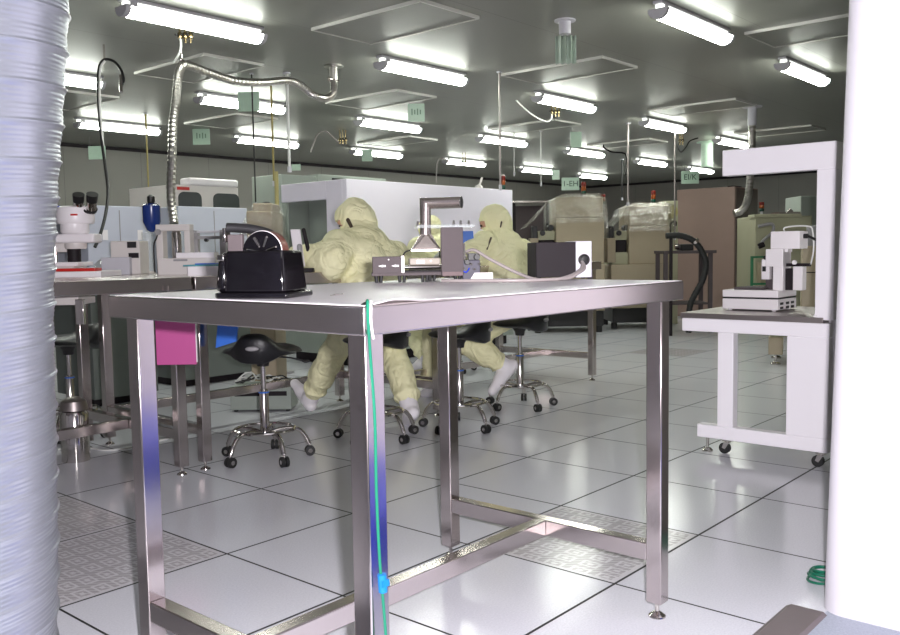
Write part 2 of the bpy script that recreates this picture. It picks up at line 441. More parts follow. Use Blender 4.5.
def make_panel(label):
    t = thing('filter_panel', label, 'ceiling panel', (0, 0, ZC), 0, 'ceiling filter panels')
    w, l, h = 0.6, 1.07, 0.022
    m = MB()
    m.box(0, w, 0, 0.012, -h, 0); m.box(0, w, l-0.012, l, -h, 0); m.box(0, 0.012, 0.012, l-0.012, -h, 0); m.box(w-0.012, w, 0.012, l-0.012, -h, 0)
    m.build('panel_frame', 'frame', t, smooth=False)
    MB().box(0.012, w-0.012, 0.012, l-0.012, -h+0.006, 0).build('panel_face', 'ceiling', t, smooth=False)
    return t
for i, (x, y, lb) in enumerate(fps):
    if i == 0: fp0 = make_panel(lb); fp0.location = (x, y, ZC)
    else: dup(fp0, (x, y, ZC), 0, lb)

# ================================================================== STAINLESS TABLES
def make_table(name, label, cat, x0, x1, y0, y1, zt, th, leg, ins, mid=True, zf=0.04, bz=0.16, bh=0.05, group=None, topm='steel_top', midpos=0.5):
    t = thing(name, label, cat, (x0, y0, 0), 0, group)
    W, D = x1-x0, y1-y0
    MB().box(0, W, 0, D, zt-th, zt).build('tabletop', topm, t, 0.003)
    for lx in (ins, W-ins-leg):
        for ly in (ins, D-ins-leg):
            lo = MB().box(lx, lx+leg, ly, ly+leg, zf, zt-th).build('leg', 'steel', t, 0.003)
            cx, cy = lx+leg/2, ly+leg/2
            MB().lathe([(0.006, zf-0.0), (0.006, 0.016), (0.011, 0.014), (0.024, 0.004), (0.025, 0.0)], (cx, cy, 0), (0, 0, 1), 16).build('foot', 'chrome', lo)
    b = 0.042
    for lx in (ins, W-ins-leg):
        MB().box(lx+leg/2-b/2, lx+leg/2+b/2, ins+leg, D-ins-leg, bz, bz+bh).build('brace', 'steel', t, 0.003)
    if mid: MB().box(ins+leg/2+b/2, W-ins-leg/2-b/2, D*midpos-b/2, D*midpos+b/2, bz, bz+bh).build('brace', 'steel', t, 0.003)
    return t
TZ = 0.9563
make_table('steel_table', 'large stainless steel table in the foreground with the black tape dispenser on it', 'table', -1.308, -0.085, -0.270, 0.612, TZ, 0.052, 0.047, 0.0286, zf=0.043, bz=0.163)
BZ = 0.945
BG = 'stainless workbenches in the row behind'
make_table('workbench', 'stainless workbench at left carrying the white microscope', 'workbench', -2.2, -0.02, 2.26, 3.30, BZ, 0.062, 0.05, 0.03, bz=0.17, group=BG)
make_table('workbench', 'stainless workbench the nearest hooded person sits at, behind the black tape dispenser', 'workbench', 0.0, 1.83, 2.26, 3.30, BZ, 0.062, 0.05, 0.03, bz=0.17, group=BG, midpos=0.9)
make_table('workbench', 'stainless workbench the farther hooded person sits at, its end leg seen under the foreground table', 'workbench', 1.85, 3.68, 2.26, 3.30, BZ, 0.062, 0.05, 0.03, bz=0.17, group=BG)

# pale mat on the near table, its front corner curling up
def make_sheet():
    bm = bmesh.new(); n, k = 60, 40
    xs = [-1.303 + 1.213*i/n for i in range(n+1)]; ys = [-0.266 + 0.872*j/k for j in range(k+1)]
    g = [[None]*(k+1) for _ in xs]
    for i, x in enumerate(xs):
        for j, y in enumerate(ys):
            z = 0.0012
            d = math.hypot((x+1.215)/0.05, (y+0.266)/0.03)
            z += 0.009*math.exp(-d*d)
            d = math.hypot((x+1.10)/0.05, (y+0.266)/0.03); z += 0.002*math.exp(-d*d)
            g[i][j] = bm.verts.new((x, y, TZ+z))
    for i in range(n):
        for j in range(k): bm.faces.new((g[i][j], g[i+1][j], g[i+1][j+1], g[i][j+1]))
    m = MB(); m.bm.free(); m.bm = bm
    o = m.build('table_mat', 'mat')
    so = o.modifiers.new('thick', 'SOLIDIFY'); so.thickness = 0.0011; so.offset = -1
    tag(o, 'thin pale grey mat covering the top of the foreground steel table', 'mat')
make_sheet()

# ================================================================== GROUND WIRE on the near table corner
wx, wy = -1.305, -0.275
w = thing('ground_wire', 'green earthing wire running down the front leg of the foreground table', 'wire', (wx, wy, TZ+0.004))
q = lambda px, py, d: at(px, py, d) - V((wx, wy, TZ+0.004))
dn = lambda z, dx=0.0, dy=0.0: V((0.03+dx, 0.018+dy, z-TZ-0.004))
MB().tube([V((0.012, 0.012, 0.004)), V((-0.002, -0.004, 0.004)), V((-0.004, -0.006, -0.03)), dn(0.86, -0.004, 0.003), dn(0.75), dn(0.62, 0.0), dn(0.50, 0.004, 0), dn(0.40, 0.012, 0), dn(0.26, 0.02, -0.004), dn(0.15, 0.035, -0.012), dn(0.05, 0.06, -0.03), dn(0.006, 0.09, -0.05)], 0.0028, 8, 5).build('wire', 'greenwire', w)
MB().tube([V((0.014, 0.006, 0.004)), V((0.004, -0.006, 0.002)), V((0.002, -0.007, -0.03)), V((0.008, -0.006, -0.06))], 0.0022, 8, 5).build('white_wire', 'whitetube', w)
MB().cyl(dn(0.468, 0.006, -0.003), dn(0.435, 0.008, -0.003), 0.0085, seg=10).box(0.03+0.0, 0.03+0.016, 0.006, 0.018, 0.446-TZ-0.004, 0.458-TZ-0.004).build('connector', 'cyan', w)
MB().lathe([(0.011, 0), (0.011, 0.003), (0.006, 0.006), (0.001, 0.007)], (0.014, 0.014, -0.0035), (0, 0, 1), 14).build('stud', 'blackm', w)
w2 = thing('wire_coil', 'small green wire coil on the floor beside the white partition', 'wire', (0.415, -0.505, 0))
for i in range(5):
    MB().torus((0.004*i, 0.002*(i % 2), 0.012+0.006*i), 0.052-0.003*i, 0.004, (0.14*math.sin(i*2.1), 0.14*math.cos(i*1.7), 1), 28, 6).build('loop', 'greenwire', w2)

# ================================================================== BIG FOIL DUCT
def make_duct():
    base = at(-42, 300, 1.36); base.z = 0
    o = thing('foil_duct', 'huge ribbed foil duct hanging at the left edge of the picture', 'duct', base)
    m = MB(); rs = []; n = 1500; seg = 72; R = 0.155
    for i in range(n+1):
        z = ZC*i/n
        ln = 0.075*(z-1.03) - 0.004 - 0.019*math.exp(-((z-0.98)/0.33)**2); cx = _r0.x*ln + 0.006*math.sin(z*2.6+0.4); cy = _r0.y*ln + 0.008*math.sin(z*1.9+2.0)
        row = []
        for k in range(seg):
            a = 2*PI*k/seg
            ph = z/0.056 - a/(2*PI)
            fr = ph - math.floor(ph)
            big = 0.0030*(1-abs(2*fr-1))**0.5
            seam = 0.0032*math.exp(-((fr-0.5)/0.05)**2)
            fine = 0.0005*math.sin(ph*2*PI*8)
            nz = 0.0016*noise.noise(V((math.cos(a)*1.5, math.sin(a)*1.5, z*5.0)))
            r = R + big + seam + fine + nz
            row.append(V((cx + r*math.cos(a), cy + r*math.sin(a), z)))
        rs.append(row)
    m.rings(rs); m.build('duct_skin', 'foil', o, ang=70)
    m = MB(); m.torus((_r0.x*0.075*1.6, _r0.y*0.075*1.6, ZC-0.03), 0.172, 0.008); m.build('clamp_band', 'steel', o)
make_duct()

# ================================================================== TAPE DISPENSER (black)
def make_dispenser():
    D = 1.87; k_ = FPX/D; p = at(265, 299, D); p = V((p.x, p.y, TZ+0.0014))
    t = thing('tape_dispenser', 'black glossy tape dispenser with a roll standing on the foreground table', 'tape dispenser', p, FACE-math.radians(14))
    c25 = math.cos(math.radians(22))
    X = lambda px: (px-258)/k_/c25
    H = lambda py: (299.0-py)/k_
    xl, xr = X(230), X(287)
    MB().prism([(X(219), -0.05), (X(219)+0.01, -0.062), (xr+0.012, -0.062), (xr+0.012, 0.075), (X(219), 0.075)], (0, 0, 0), (1, 0, 0), (0, 1, 0), (0, 0, 0.012)).build('base_plate', 'black', t, 0.003)
    m = MB()
    lo = [(xl, -0.056), (xr+0.004, -0.056), (xr+0.004, 0.066), (xl, 0.066)]; hi = [(xl, -0.046), (xr-0.003, -0.046), (xr-0.003, 0.056), (xl, 0.056)]
    m.rings([[V((x, y, 0.012)) for x, y in lo], [V((x, y, H(252.5))) for x, y in hi]]); m.build('body', 'black', t, 0.005)
    m = MB(); lo = [(X(217), -0.044), (xl, -0.052), (xl, 0.06), (X(217), 0.05)]; hi = [(X(220), -0.038), (xl, -0.044), (xl, 0.05), (X(220), 0.044)]
    m.rings([[V((x, y, 0.012)) for x, y in lo], [V((x, y, H(254.5))) for x, y in hi]]); m.build('front_shell', 'black', t, 0.011)
    c = V((X(262), -0.004, H(254))); R = 0.045
    MB().lathe([(0.03, -0.018), (R, -0.018), (R, 0.014), (0.03, 0.014)], c, (0, 1, 0), 44).build('tape_roll', mat('brown_tape', rgb(92, 52, 44), 0.3), t)
    MB().torus(c+V((0, -0.019, 0)), R-0.0015, 0.0014, (0, 1, 0), 44).build('roll_rim', 'paper', t)
    MB().lathe([(0.044, -0.021), (0.044, -0.0185), (0.012, -0.016), (0.012, 0.014)], c, (0, 1, 0), 34).build('hub', 'black', t)
    m = MB()
    for q in range(7):
        a = q*2*PI/7+0.3; d = V((math.cos(a), 0, math.sin(a))); m.cap(c+V((0, -0.021, 0))+d*0.012, 0.0028, c+V((0, -0.021, 0))+d*0.033, 0.0036, 8)
    m.build('hub_spokes', 'chrome', t)
    MB().tube([(X(270), 0.012, H(243)), (X(262), 0.012, H(236)), (X(247), 0.008, H(231.5)), (X(232), 0.004, H(229.5)), (X(222), 0.0, H(229))], 0.0105, 14, 6).build('arm', 'blackm', t)
    MB().box(X(219.5), X(222.5), -0.012, 0.012, H(244), H(229.5)).build('cutter', 'chrome', t, 0.0015)
    MB().box(X(223), X(238), -0.006, 0.006, H(254), H(236)).build('blade_guard', 'plate', t, 0.002)
    MB().box(X(222), X(229), -0.05, -0.042, H(262), H(256)).build('button', 'chrome', t, 0.0025)
make_dispenser()

# small shiny clips on the mat
p = atz(338, 296, TZ)
tag(MB().torus((0, 0, 0.002), 0.012, 0.0012, (0, 0.15, 1), 20, 6).box(-0.02, -0.006, -0.002, 0.002, 0.0, 0.002).build('wire_clip', 'chrome', loc=(p.x, p.y, TZ+0.0014)), 'tiny shiny wire clip on the mat beside the black tape dispenser', 'clip')

# ================================================================== EXHAUST JIG on the near table
def make_jig():
    D = 2.62; s = FPX/D
    o = at(405, 283, D); o = V((o.x, o.y, TZ+0.0014))
    t = thing('exhaust_test_jig', 'steel jig with a funnel and chrome elbow pipe on the foreground table', 'test jig', o, FACE+0.10)
    X = lambda px: (px-405)/s
    Z = lambda py: (283-py)/s
    # end block with two arrow marks
    b = MB().box(X(373), X(404), -0.01, 0.05, Z(276), Z(257)).build('end_block', 'plate', t, 0.002)
    m = MB()
    for cx in (382, 395):
        m.prism([(X(cx-3.5), Z(266.3)), (X(cx+1), Z(267.6)), (X(cx+1), Z(265.0))], (0, -0.0112, 0), (1, 0, 0), (0, 0, 1), (0, 0.001, 0))
        m.box(X(cx+1), X(cx+4), -0.0112, -0.0102, Z(267.2), Z(265.4))
    m.cyl((X(389), -0.0112, Z(260)), (X(389), -0.0102, Z(260)), 0.0022, seg=10)
    m.build('arrow_marks', 'paper', b)
    MB().box(X(401.5), X(404.5), -0.012, 0.05, Z(276), Z(256.5)).build('end_cap', 'chrome', t, 0.001)
    MB().box(X(372), X(464), -0.014, 0.075, Z(276.2), Z(273.2)).build('base_rail', 'plate', t, 0.001)
    for px, y in ((379, 0.0), (402, 0.0), (425, 0.0), (434, 0.06), (379, 0.06), (459, 0.03)):
        for dx in (-0.0075, 0.0075):
            MB().cyl((X(px)+dx, y, Z(275.5)), (X(px)+dx*0.8, y, 0), 0.0062, 0.0045, 12).build('foot', 'rubber', t)
    MB().cyl((X(404), 0.012, Z(268)), (X(446), 0.012, Z(268)), 0.0055, seg=12).cyl((X(404), 0.05, Z(268)), (X(446), 0.05, Z(268)), 0.0055, seg=12).build('guide_rod', 'chrome', t)
    MB().box(X(404), X(446), 0.0, 0.06, Z(274.0), Z(271.5)).build('rail_plate', 'darkgrey', t, 0.001)
    c = MB().box(X(410), X(441), 0.0, 0.065, Z(266), Z(259)).build('carriage', 'cream', t, 0.004)
    MB().box(X(417), X(425), -0.003, 0.0, Z(264.5), Z(261)).cyl((X(431), 0.0, Z(262)), (X(431), -0.01, Z(262)), 0.004, seg=10).build('bracket', 'chrome', c)
    # dark upright plate
    MB().box(X(441), X(463), -0.03, -0.012, Z(277), Z(229)).build('upright_plate', 'plate', t, 0.0015)
    MB().box(X(463), X(465), -0.03, 0.04, Z(262), Z(246)).build('bracket', 'chrome', t, 0.001)
    MB().box(X(442), X(462), -0.034, -0.03, Z(277), Z(273)).build('scale_strip', mat('dark_red_strip', rgb(72, 40, 44), 0.5), t)
    # support for the hood
    MB().box(X(418), X(475), -0.02, 0.1, Z(229.3), Z(226.2)).build('acrylic_shelf', 'acrylic', t, 0.0008)
    m = MB()
    for px, y in ((455, 0.0), (462, 0.0), (471, 0.02), (420, 0.05)): m.cyl((X(px), y, Z(227)), (X(px), y, Z(222)), 0.0045, 0.003, 10)
    m.build('shelf_screws', 'chrome', t)
    # funnel and pipe
    yc = 0.055
    m = MB()
    top = 0.016
    m.rings([[V((X(412.5), yc-0.04, Z(252))), V((X(441.5), yc-0.04, Z(252))), V((X(441.5), yc+0.04, Z(252))), V((X(412.5), yc+0.04, Z(252)))],
             [V((X(412.5), yc-0.04, Z(250.5))), V((X(441.5), yc-0.04, Z(250.5))), V((X(441.5), yc+0.04, Z(250.5))), V((X(412.5), yc+0.04, Z(250.5)))],
             [V((X(428)-top, yc-top, Z(235))), V((X(428)+top, yc-top, Z(235))), V((X(428)+top, yc+top, Z(235))), V((X(428)-top, yc+top, Z(235)))]])
    m.build('funnel', 'pipe', t, smooth=False)
    MB().tube([(X(413), yc-0.042, Z(250)), (X(426), yc-0.02, Z(235.5))], 0.002, 8, 1).tube([(X(441), yc-0.042, Z(250)), (X(430), yc-0.02, Z(235.5))], 0.002, 8, 1).tube([(X(441), yc-0.042, Z(250)), (X(440.5), yc-0.042, Z(260))], 0.002, 8, 1).build('funnel_edges', 'chrome', t)
    pr = 0.0168
    # mitred elbow pipe
    m = MB(); seg = 24
    A, B, Cc = V((X(428), yc, Z(236))), V((X(428), yc, Z(204))), V((X(463), yc-0.05, Z(204)))
    ring = lambda cc, ux, uy: [cc + ux*math.cos(2*PI*i/seg) + uy*math.sin(2*PI*i/seg) for i in range(seg)]
    m.rings([ring(A, V((pr, 0, 0)), V((0, pr, 0))), ring(B, V((pr, 0, -pr)), V((0, pr, 0))), ring(Cc, V((0, 0, -pr)), V((pr*0.42, pr*0.9, 0)))])
    m.build('elbow_pipe', 'pipe', t, ang=30)
    MB().cyl(Cc+V((0.0002, -0.0002, 0)), Cc+V((0.0012, -0.0006, 0)), pr*0.92, seg=24).build('pipe_mouth', 'blackm', t)
    MB().torus(Cc+V((0.0, 0, 0)), pr, 0.0012, (0.9, -0.42, 0), 24, 6).build('pipe_rim', 'chrome', t)
    MB().tube([(X(420), 0.04, Z(250)), (X(408), 0.045, Z(252)), (X(404), 0.05, Z(257))], 0.0022, 8, 4).build('sensor_lead', 'blackm', t)
    # little motor cluster to the right of the plate
    m = MB(); m.box(X(464), X(482), 0.02, 0.07, 0.0, Z(262)); m.build('motor_block', mat('cluster_grey', rgb(92, 90, 100), 0.6, 0, spec=0.2), t, 0.003)
    m = MB(); m.cyl((X(468), 0.018, Z(264)), (X(468), -0.005, Z(264)), 0.008, seg=14); m.cyl((X(478), 0.018, Z(259)), (X(478), -0.004, Z(259)), 0.009, seg=14); m.box(X(470), X(480), 0.02, 0.05, Z(262), Z(255)); m.build('knobs', 'blackm', t, 0.001)
    m = MB()
    for px, py in ((466, 259), (472, 266), (480, 266), (480, 256), (464, 270), (475, 271), (468, 255)): m.cyl((X(px), 0.02, Z(py)), (X(px), -0.008, Z(py)), 0.0042, 0.0035, 10)
    m.box(X(463.5), X(466), 0.0, 0.02, Z(256), Z(245))
    m.build('fittings', 'chrome', t)
    MB().tube([(X(463), 0.0, Z(265)), (X(461), -0.012, Z(270)), (X(466), -0.014, Z(274)), (X(470), 0.0, Z(270))], 0.0018, 8, 5).build('blue_lead', 'deepblue', t)
make_jig()

def on(px, py, z, d=None):
    p = atz(px, py, z) if d is None else at(px, py, d)
    return V((p.x, p.y, z))
# white card under the motor
p = on(481, 279, TZ+0.0014, 2.60)
t = thing('folded_card', 'blank white folded card lying at the foot of the steel jig', 'card', p, FACE+0.06)
MB().prism([(-0.036, 0), (0.036, 0), (0.036, 0.027), (-0.018, 0.027)], (0, 0, 0), (1, 0, 0), (0, 0.35, 0.94), (0, 0.0015, 0)).build('card_front', 'paper', t)
MB().prism([(-0.018, 0), (0.036, 0), (0.036, 0.03), (-0.018, 0.03)], (0, 0.0095, 0.0245), (1, 0, 0), (0, 0.75, -0.66), (0, 0.001, 0.001)).build('card_back', 'paper', t)

# controller box
def make_controller():
    p = on(563, 278, TZ+0.0014, 2.72); s = FPX/2.72
    t = thing('controller_box', 'dark controller box with a pale end panel on the foreground table', 'controller', p, FACE+math.radians(8))
    z1 = 0.113
    MB().box(-0.092, 0.032, -0.03, 0.09, 0.006, z1).build('case', 'darkgrey', t, 0.002)
    MB().box(0.032, 0.082, -0.034, 0.095, 0.004, z1+0.002).build('end_panel', 'lightgrey', t, 0.002)
    MB().lathe([(0.016, 0), (0.016, 0.003), (0.012, 0.005), (0.0115, 0.012), (0.006, 0.013)], (0.057, -0.034, 0.058), (0, -1, 0), 22).build('connector', 'blackm', t)
    MB().torus((0.057, -0.036, 0.058), 0.0165, 0.0022, (0, 1, 0), 24, 6).build('connector_ring', 'chrome', t)
    for x in (-0.08, 0.06):
        for y in (-0.015, 0.075): MB().cyl((x, y, 0.006), (x, y, 0), 0.007, 0.006, 12).build('foot', 'rubber', t)
    return t, p
ctl, cp = make_controller()
h = thing('grey_hose_pair', 'two grey hoses curling across the foreground table to the controller box', 'hose', cp)
K = lambda px, py, d, z=None: (lambda w: V((w.x, w.y, w.z if z is None else z)) - V(cp))(at(px, py, d))
zt = TZ+0.0014+0.0055
MB().tube([K(582, 262, 2.655), K(584.5, 268, 2.62), K(578, 273, 2.58), K(568, 277, 2.55, zt+0.002), K(545, 279, 2.5, zt), K(515, 280, 2.47, zt), K(480, 279, 2.5, zt), K(455, 277, 2.53, zt), K(442, 275, 2.56, zt)], 0.005, 10, 6).build('hose', 'hose', h)
MB().tube([K(466, 252, 2.66), K(474, 250, 2.64), K(488, 258, 2.62), K(505, 267, 2.6), K(520, 274, 2.58), K(536, 278, 2.54, zt), K(556, 278.5, 2.52, zt), K(572, 275, 2.57), K(581, 269, 2.61), K(583, 263, 2.65)], 0.0048, 10, 6).build('hose', 'hose', h)

# ================================================================== WHITE WORKSTATION (right) and its instrument
def make_workstation():
    t = thing('white_workstation', 'white C-shaped workstation on castors at right, holding a measuring instrument', 'workstation', (1.84, -0.06, 0))
    x0, x1 = 0.0, 0.06
    y = lambda yy: yy+0.06
    MB().box(x0, x1, y(-0.075), y(0.465), 1.395, 1.52).build('roof_beam', 'white_bright', t, 0.004)
    MB().box(x0, x1, y(-0.075), y(0.01), 0.70, 1.395).build('side_column', 'white_bright', t, 0.004)
    MB().box(x0, x1, y(-0.058), y(0.675), 0.618, 0.685).build('apron', 'white_bright', t, 0.004)
    MB().box(x0, x1, y(0.40), y(0.482), 0.142, 0.618).build('post', 'white_bright', t, 0.004)
    MB().box(x0, x1, y(-0.058), y(0.137), 0.142, 0.618).build('lower_panel', 'white_bright', t, 0.004)
    MB().box(x0, x1, y(-0.058), y(0.590), 0.075, 0.142).build('bottom_rail', 'white_bright', t, 0.004)
    MB().box(x1, 0.72, y(-0.075), y(-0.035), 0.075, 1.52).build('back_panel', 'white_bright', t, 0.004)
    MB().box(x0-0.004, 0.72, y(-0.03), y(0.682), 0.686, 0.712).build('worktop', 'steel_dull', t, 0.002)
    MB().box(x1, 0.20, y(-0.03), y(0.46), 1.48, 1.52).build('roof_lip', 'white_bright', t, 0.003)
    MB().cyl((-0.004, y(0.005), 0.72), (-0.012, y(0.005), 0.72), 0.007, seg=12).build('screw_cap', 'white2', t)
    for yy in (0.545,):
        MB().lathe([(0.008, 0.075), (0.008, 0.02), (0.016, 0.018), (0.028, 0.006), (0.028, 0)], (0.03, y(yy), 0), (0, 0, 1), 18).build('levelling_foot', 'chrome', t)
    for (xx, yy) in ((0.035, 0.44), (0.035, -0.02), (0.66, -0.055)):
        f = MB().box(xx-0.022, xx+0.022, y(yy)-0.02, y(yy)+0.02, 0.066, 0.075).cyl((xx, y(yy), 0.068), (xx, y(yy), 0.058), 0.012, seg=12).prism([(-0.014, 0.06), (0.014, 0.06), (0.024, 0.03), (0.008, 0.024)], (xx-0.016, y(yy), 0), (0, 1, 0), (0, 0, 1), (0.032, 0, 0)).build('castor_fork', 'chrome', t)
        MB().cyl((xx-0.011, y(yy)+0.014, 0.028), (xx+0.011, y(yy)+0.014, 0.028), 0.028, seg=22).build('castor_wheel', 'rubber', f)
make_workstation()

def make_instrument():
    D = 4.62; s = FPX/D; zb = 0.712
    p = at(758, 312, D)
    t = thing('measuring_instrument', 'white bench measuring instrument with a column, standing on the white workstation', 'instrument', (p.x, p.y, zb), FACE-0.72)
    X = lambda px: (px-755)/s
    Z = lambda py: (309.5-py)/s
    MB().box(X(726), X(782), -0.10, 0.16, Z(308), Z(297.5)).build('base', 'white2', t, 0.004)
    MB().box(X(726.5), X(781.5), -0.097, 0.155, Z(297.5), Z(296)).build('base_gap', 'blackm', t)
    MB().box(X(726), X(782), -0.10, 0.16, Z(296), Z(289)).build('base_cover', 'white2', t, 0.004)
    m = MB()
    for dy in (-0.05, 0.03, 0.1):
        for z in (0.012, 0.034): m.box(X(782), X(782)+0.002, dy-0.02, dy+0.02, z, z+0.012)
    m.build('vent_slots', 'blackm', t)
    MB().box(X(735), X(763), -0.06, 0.12, Z(289), Z(286.5)).build('stage_plate', 'plate', t, 0.001)
    MB().box(X(773), X(783), -0.05, 0.06, Z(289), Z(249)).build('column', 'white2', t, 0.003)
    MB().box(X(766), X(783), -0.055, 0.05, Z(266), Z(249)).build('column_block', 'white2', t, 0.003)
    MB().box(X(771), X(799), -0.06, 0.06, Z(249), Z(232)).build('head', 'white2', t, 0.004)
    MB().box(X(783), X(786), -0.03, 0.03, Z(252), Z(249)).build('light_port', 'paper', t)
    MB().box(X(791), X(800), -0.03, 0.03, Z(289), Z(266)).build('rear_post', 'white2', t, 0.003)
    MB().box(X(783), X(791), -0.02, 0.03, Z(289), Z(268)).build('rear_gap', 'darkgrey', t, 0.002)
    MB().box(X(783), X(805), -0.01, 0.02, Z(266), Z(263)).build('rear_arm', 'darkgrey', t)
    MB().cyl((X(793), -0.03, Z(262)), (X(793), -0.045, Z(262)), 0.011, seg=14).build('knob', 'paper', t)
    MB().cyl((X(799), 0, Z(237)), (X(803), 0, Z(237)), 0.012, seg=12).cyl((X(803), 0, Z(237)), (X(811), 0, Z(241)), 0.007, 0.007, 10).build('cable_plug', 'blackm', t)
    MB().tube([(X(779), 0.02, Z(232)), (X(779), 0.02, Z(228.5)), (X(790), 0.02, Z(227)), (X(803), 0.02, Z(228)), (X(806), 0.02, Z(234)), (X(807), 0.02, Z(250)), (X(805), 0.02, Z(262)), (X(805), 0.01, Z(264))], 0.004, 8, 5).build('cable', 'whitetube', t)
    MB().box(X(758), X(766), 0.0, 0.04, Z(279), Z(259)).build('side_box', 'white2', t, 0.002)
    MB().box(X(759), X(762.5), -0.003, 0.0, Z(271), Z(266)).build('side_switch', 'blackm', t)
    MB().cyl((X(762), 0.0, Z(257.5)), (X(762), 0.02, Z(257.5)), 0.012, seg=12).build('side_dial', 'blackm', t)
    MB().box(X(760), X(770), 0.03, 0.06, Z(289), Z(256)).build('side_bracket', 'plate', t, 0.002)
    for x in (X(732), X(776)):
        for y in (-0.07, 0.13): MB().cyl((x, y, 0), (x, y, Z(308)), 0.009, 0.012, 10).build('foot', 'white2', t)
make_instrument()

# ================================================================== STOOLS
def make_stool(label):
    t = thing('lab_stool', label, 'stool', (0, 0, 0), 0, 'black saddle stools on chrome castor bases')
    # seat pad: broad wings, raised rear hump
    m = MB(); u, v = 36, 10; rs = []
    for j in range(v+1):
        tt = PI*min(max(j/v, 0.002), 0.998); row = []
        for i in range(u):
            a = 2*PI*i/u
            x = 0.20*math.sin(tt)**0.7*math.cos(a); y = 0.18*math.sin(tt)**0.7*math.sin(a)
            z = 0.032*math.cos(tt)
            hump = 0.075*math.exp(-(x/0.10)**4-((y+0.15)/0.08)**2) - 0.012*math.exp(-(x/0.06)**2-((y-0.12)/0.1)**2) + 0.012*(abs(x)/0.2)**2*(-1)
            bk = math.exp(-(x/0.11)**4-((y+0.16)/0.07)**2)
            row.append(V((x, y-0.012*bk, 0.565+z+(hump if z > 0 else hump*0.1-0.045*bk))))
        rs.append(row)
    m.rings(rs); seat = m.build('seat', 'vinyl', t, ang=80)
    MB().ell((0, -0.192, 0.588), (0.034, 0.012, 0.012)).build('emblem', 'grey', seat)
    MB().lathe([(0.085, 0.536), (0.085, 0.542), (0.05, 0.53), (0.034, 0.505), (0.03, 0.48)][::-1], (0, 0, 0), (0, 0, 1), 20).build('seat_mount', 'blackm', t)
    MB().tube([(0.03, 0, 0.528), (0.12, 0.02, 0.52), (0.2, 0.03, 0.502)], 0.0045, 8, 4).ell((0.215, 0.032, 0.498), (0.022, 0.01, 0.008)).build('lever', 'blackm', t)
    MB().cyl((0, 0, 0.34), (0, 0, 0.53), 0.0135, seg=16).build('piston', 'chrome', t)
    MB().lathe([(0.03, 0.125), (0.027, 0.14), (0.0235, 0.16), (0.0235, 0.35), (0.019, 0.36)], (0, 0, 0), (0, 0, 1), 20).build('column', 'chrome', t)
    MB().torus((0, 0, 0.345), 0.024, 0.004, seg=20).build('column_ring', 'blue', t)
    MB().torus((0, 0, 0.155), 0.15, 0.009, seg=36).build('foot_ring', 'chrome', t)
    for k in range(5):
        a = 2*PI*k/5 + 0.35; d = V((math.cos(a), math.sin(a), 0))
        l = MB().tube([d*0.02+V((0, 0, 0.135)), d*0.09+V((0, 0, 0.15)), d*0.16+V((0, 0, 0.145)), d*0.2+V((0, 0, 0.11)), d*0.222+V((0, 0, 0.062))], 0.0115, 10, 6).build('leg', 'chrome', t)
        ax = V((-d.y, d.x, 0)); c = d*0.226+V((0, 0, 0.026))
        w = MB()
        for sgn in (-1, 1): w.cyl(c+ax*(sgn*0.004), c+ax*(sgn*0.018), 0.026, seg=18)
        w.cyl(c-ax*0.006, c+ax*0.006, 0.01, seg=10); cw = w.build('castor', 'rubber', l)
        MB().cyl(c-ax*0.0195, c+ax*0.0195, 0.011, seg=12).cyl(c+V((0, 0, 0.02)), c+V((0, 0, 0.045)), 0.008, seg=10).build('castor_cap', 'chrome', cw)
    return t
s0 = make_stool('empty black stool at left, seen whole in front of the under-bench boxes')
s0.location = (0.37, 2.25, 0); s0.rotation_euler = (0, 0, math.radians(-52))
dup(s0, (1.06, 2.14, 0), math.radians(30), 'black stool the nearest hooded person sits on')
dup(s0, (1.56, 1.95, 0), math.radians(25), 'empty black stool between the two seated people, partly behind a table leg')
dup(s0, (2.34, 2.08, 0), math.radians(10), 'black stool the farther hooded person sits on')
p = at(72, 425, 5.15)
dup(s0, (p.x, p.y, 0), math.radians(60), 'black stool standing beyond the left workbench, mostly behind the foil duct')

# ================================================================== PEOPLE
def remesh(parts, name, m, voxel, smooth_it=6, disp=0.0, dscale=0.12, cut=None, parent=None):
    mb = MB()
    for a in parts:
        if len(a) == 4: mb.cap(*a)
        else: mb.ell(*a)
    bmesh.ops.recalc_face_normals(mb.bm, faces=mb.bm.faces)
    me = bpy.data.meshes.new('tmp'); mb.bm.to_mesh(me); mb.bm.free()
    ob = bpy.data.objects.new('tmp', me); COL.objects.link(ob)
    r = ob.modifiers.new('r', 'REMESH'); r.mode = 'VOXEL'; r.voxel_size = voxel
    if smooth_it:
        s = ob.modifiers.new('s', 'SMOOTH'); s.factor = 0.6; s.iterations = smooth_it
    if disp:
        tx = bpy.data.textures.new('folds', 'CLOUDS'); tx.noise_scale = dscale; tx.noise_depth = 2
        d = ob.modifiers.new('d', 'DISPLACE'); d.texture = tx; d.strength = disp; d.mid_level = 0.5; d.texture_coords = 'GLOBAL'
    dg = bpy.context.evaluated_depsgraph_get(); dg.update()
    out = bpy.data.meshes.new_from_object(ob.evaluated_get(dg)); out.name = name
    bpy.data.objects.remove(ob); bpy.data.meshes.remove(me)
    if cut:
        bm = bmesh.new(); bm.from_mesh(out)
        bmesh.ops.delete(bm, geom=[f for f in bm.faces if cut(f.calc_center_median())], context='FACES')
        bm.to_mesh(out); bm.free()
    for p in out.polygons: p.use_smooth = True
    out.materials.clear(); out.materials.append(M[m])
    o = bpy.data.objects.new(name, out); COL.objects.link(o)
    if parent is not None: o.parent = parent
    return o

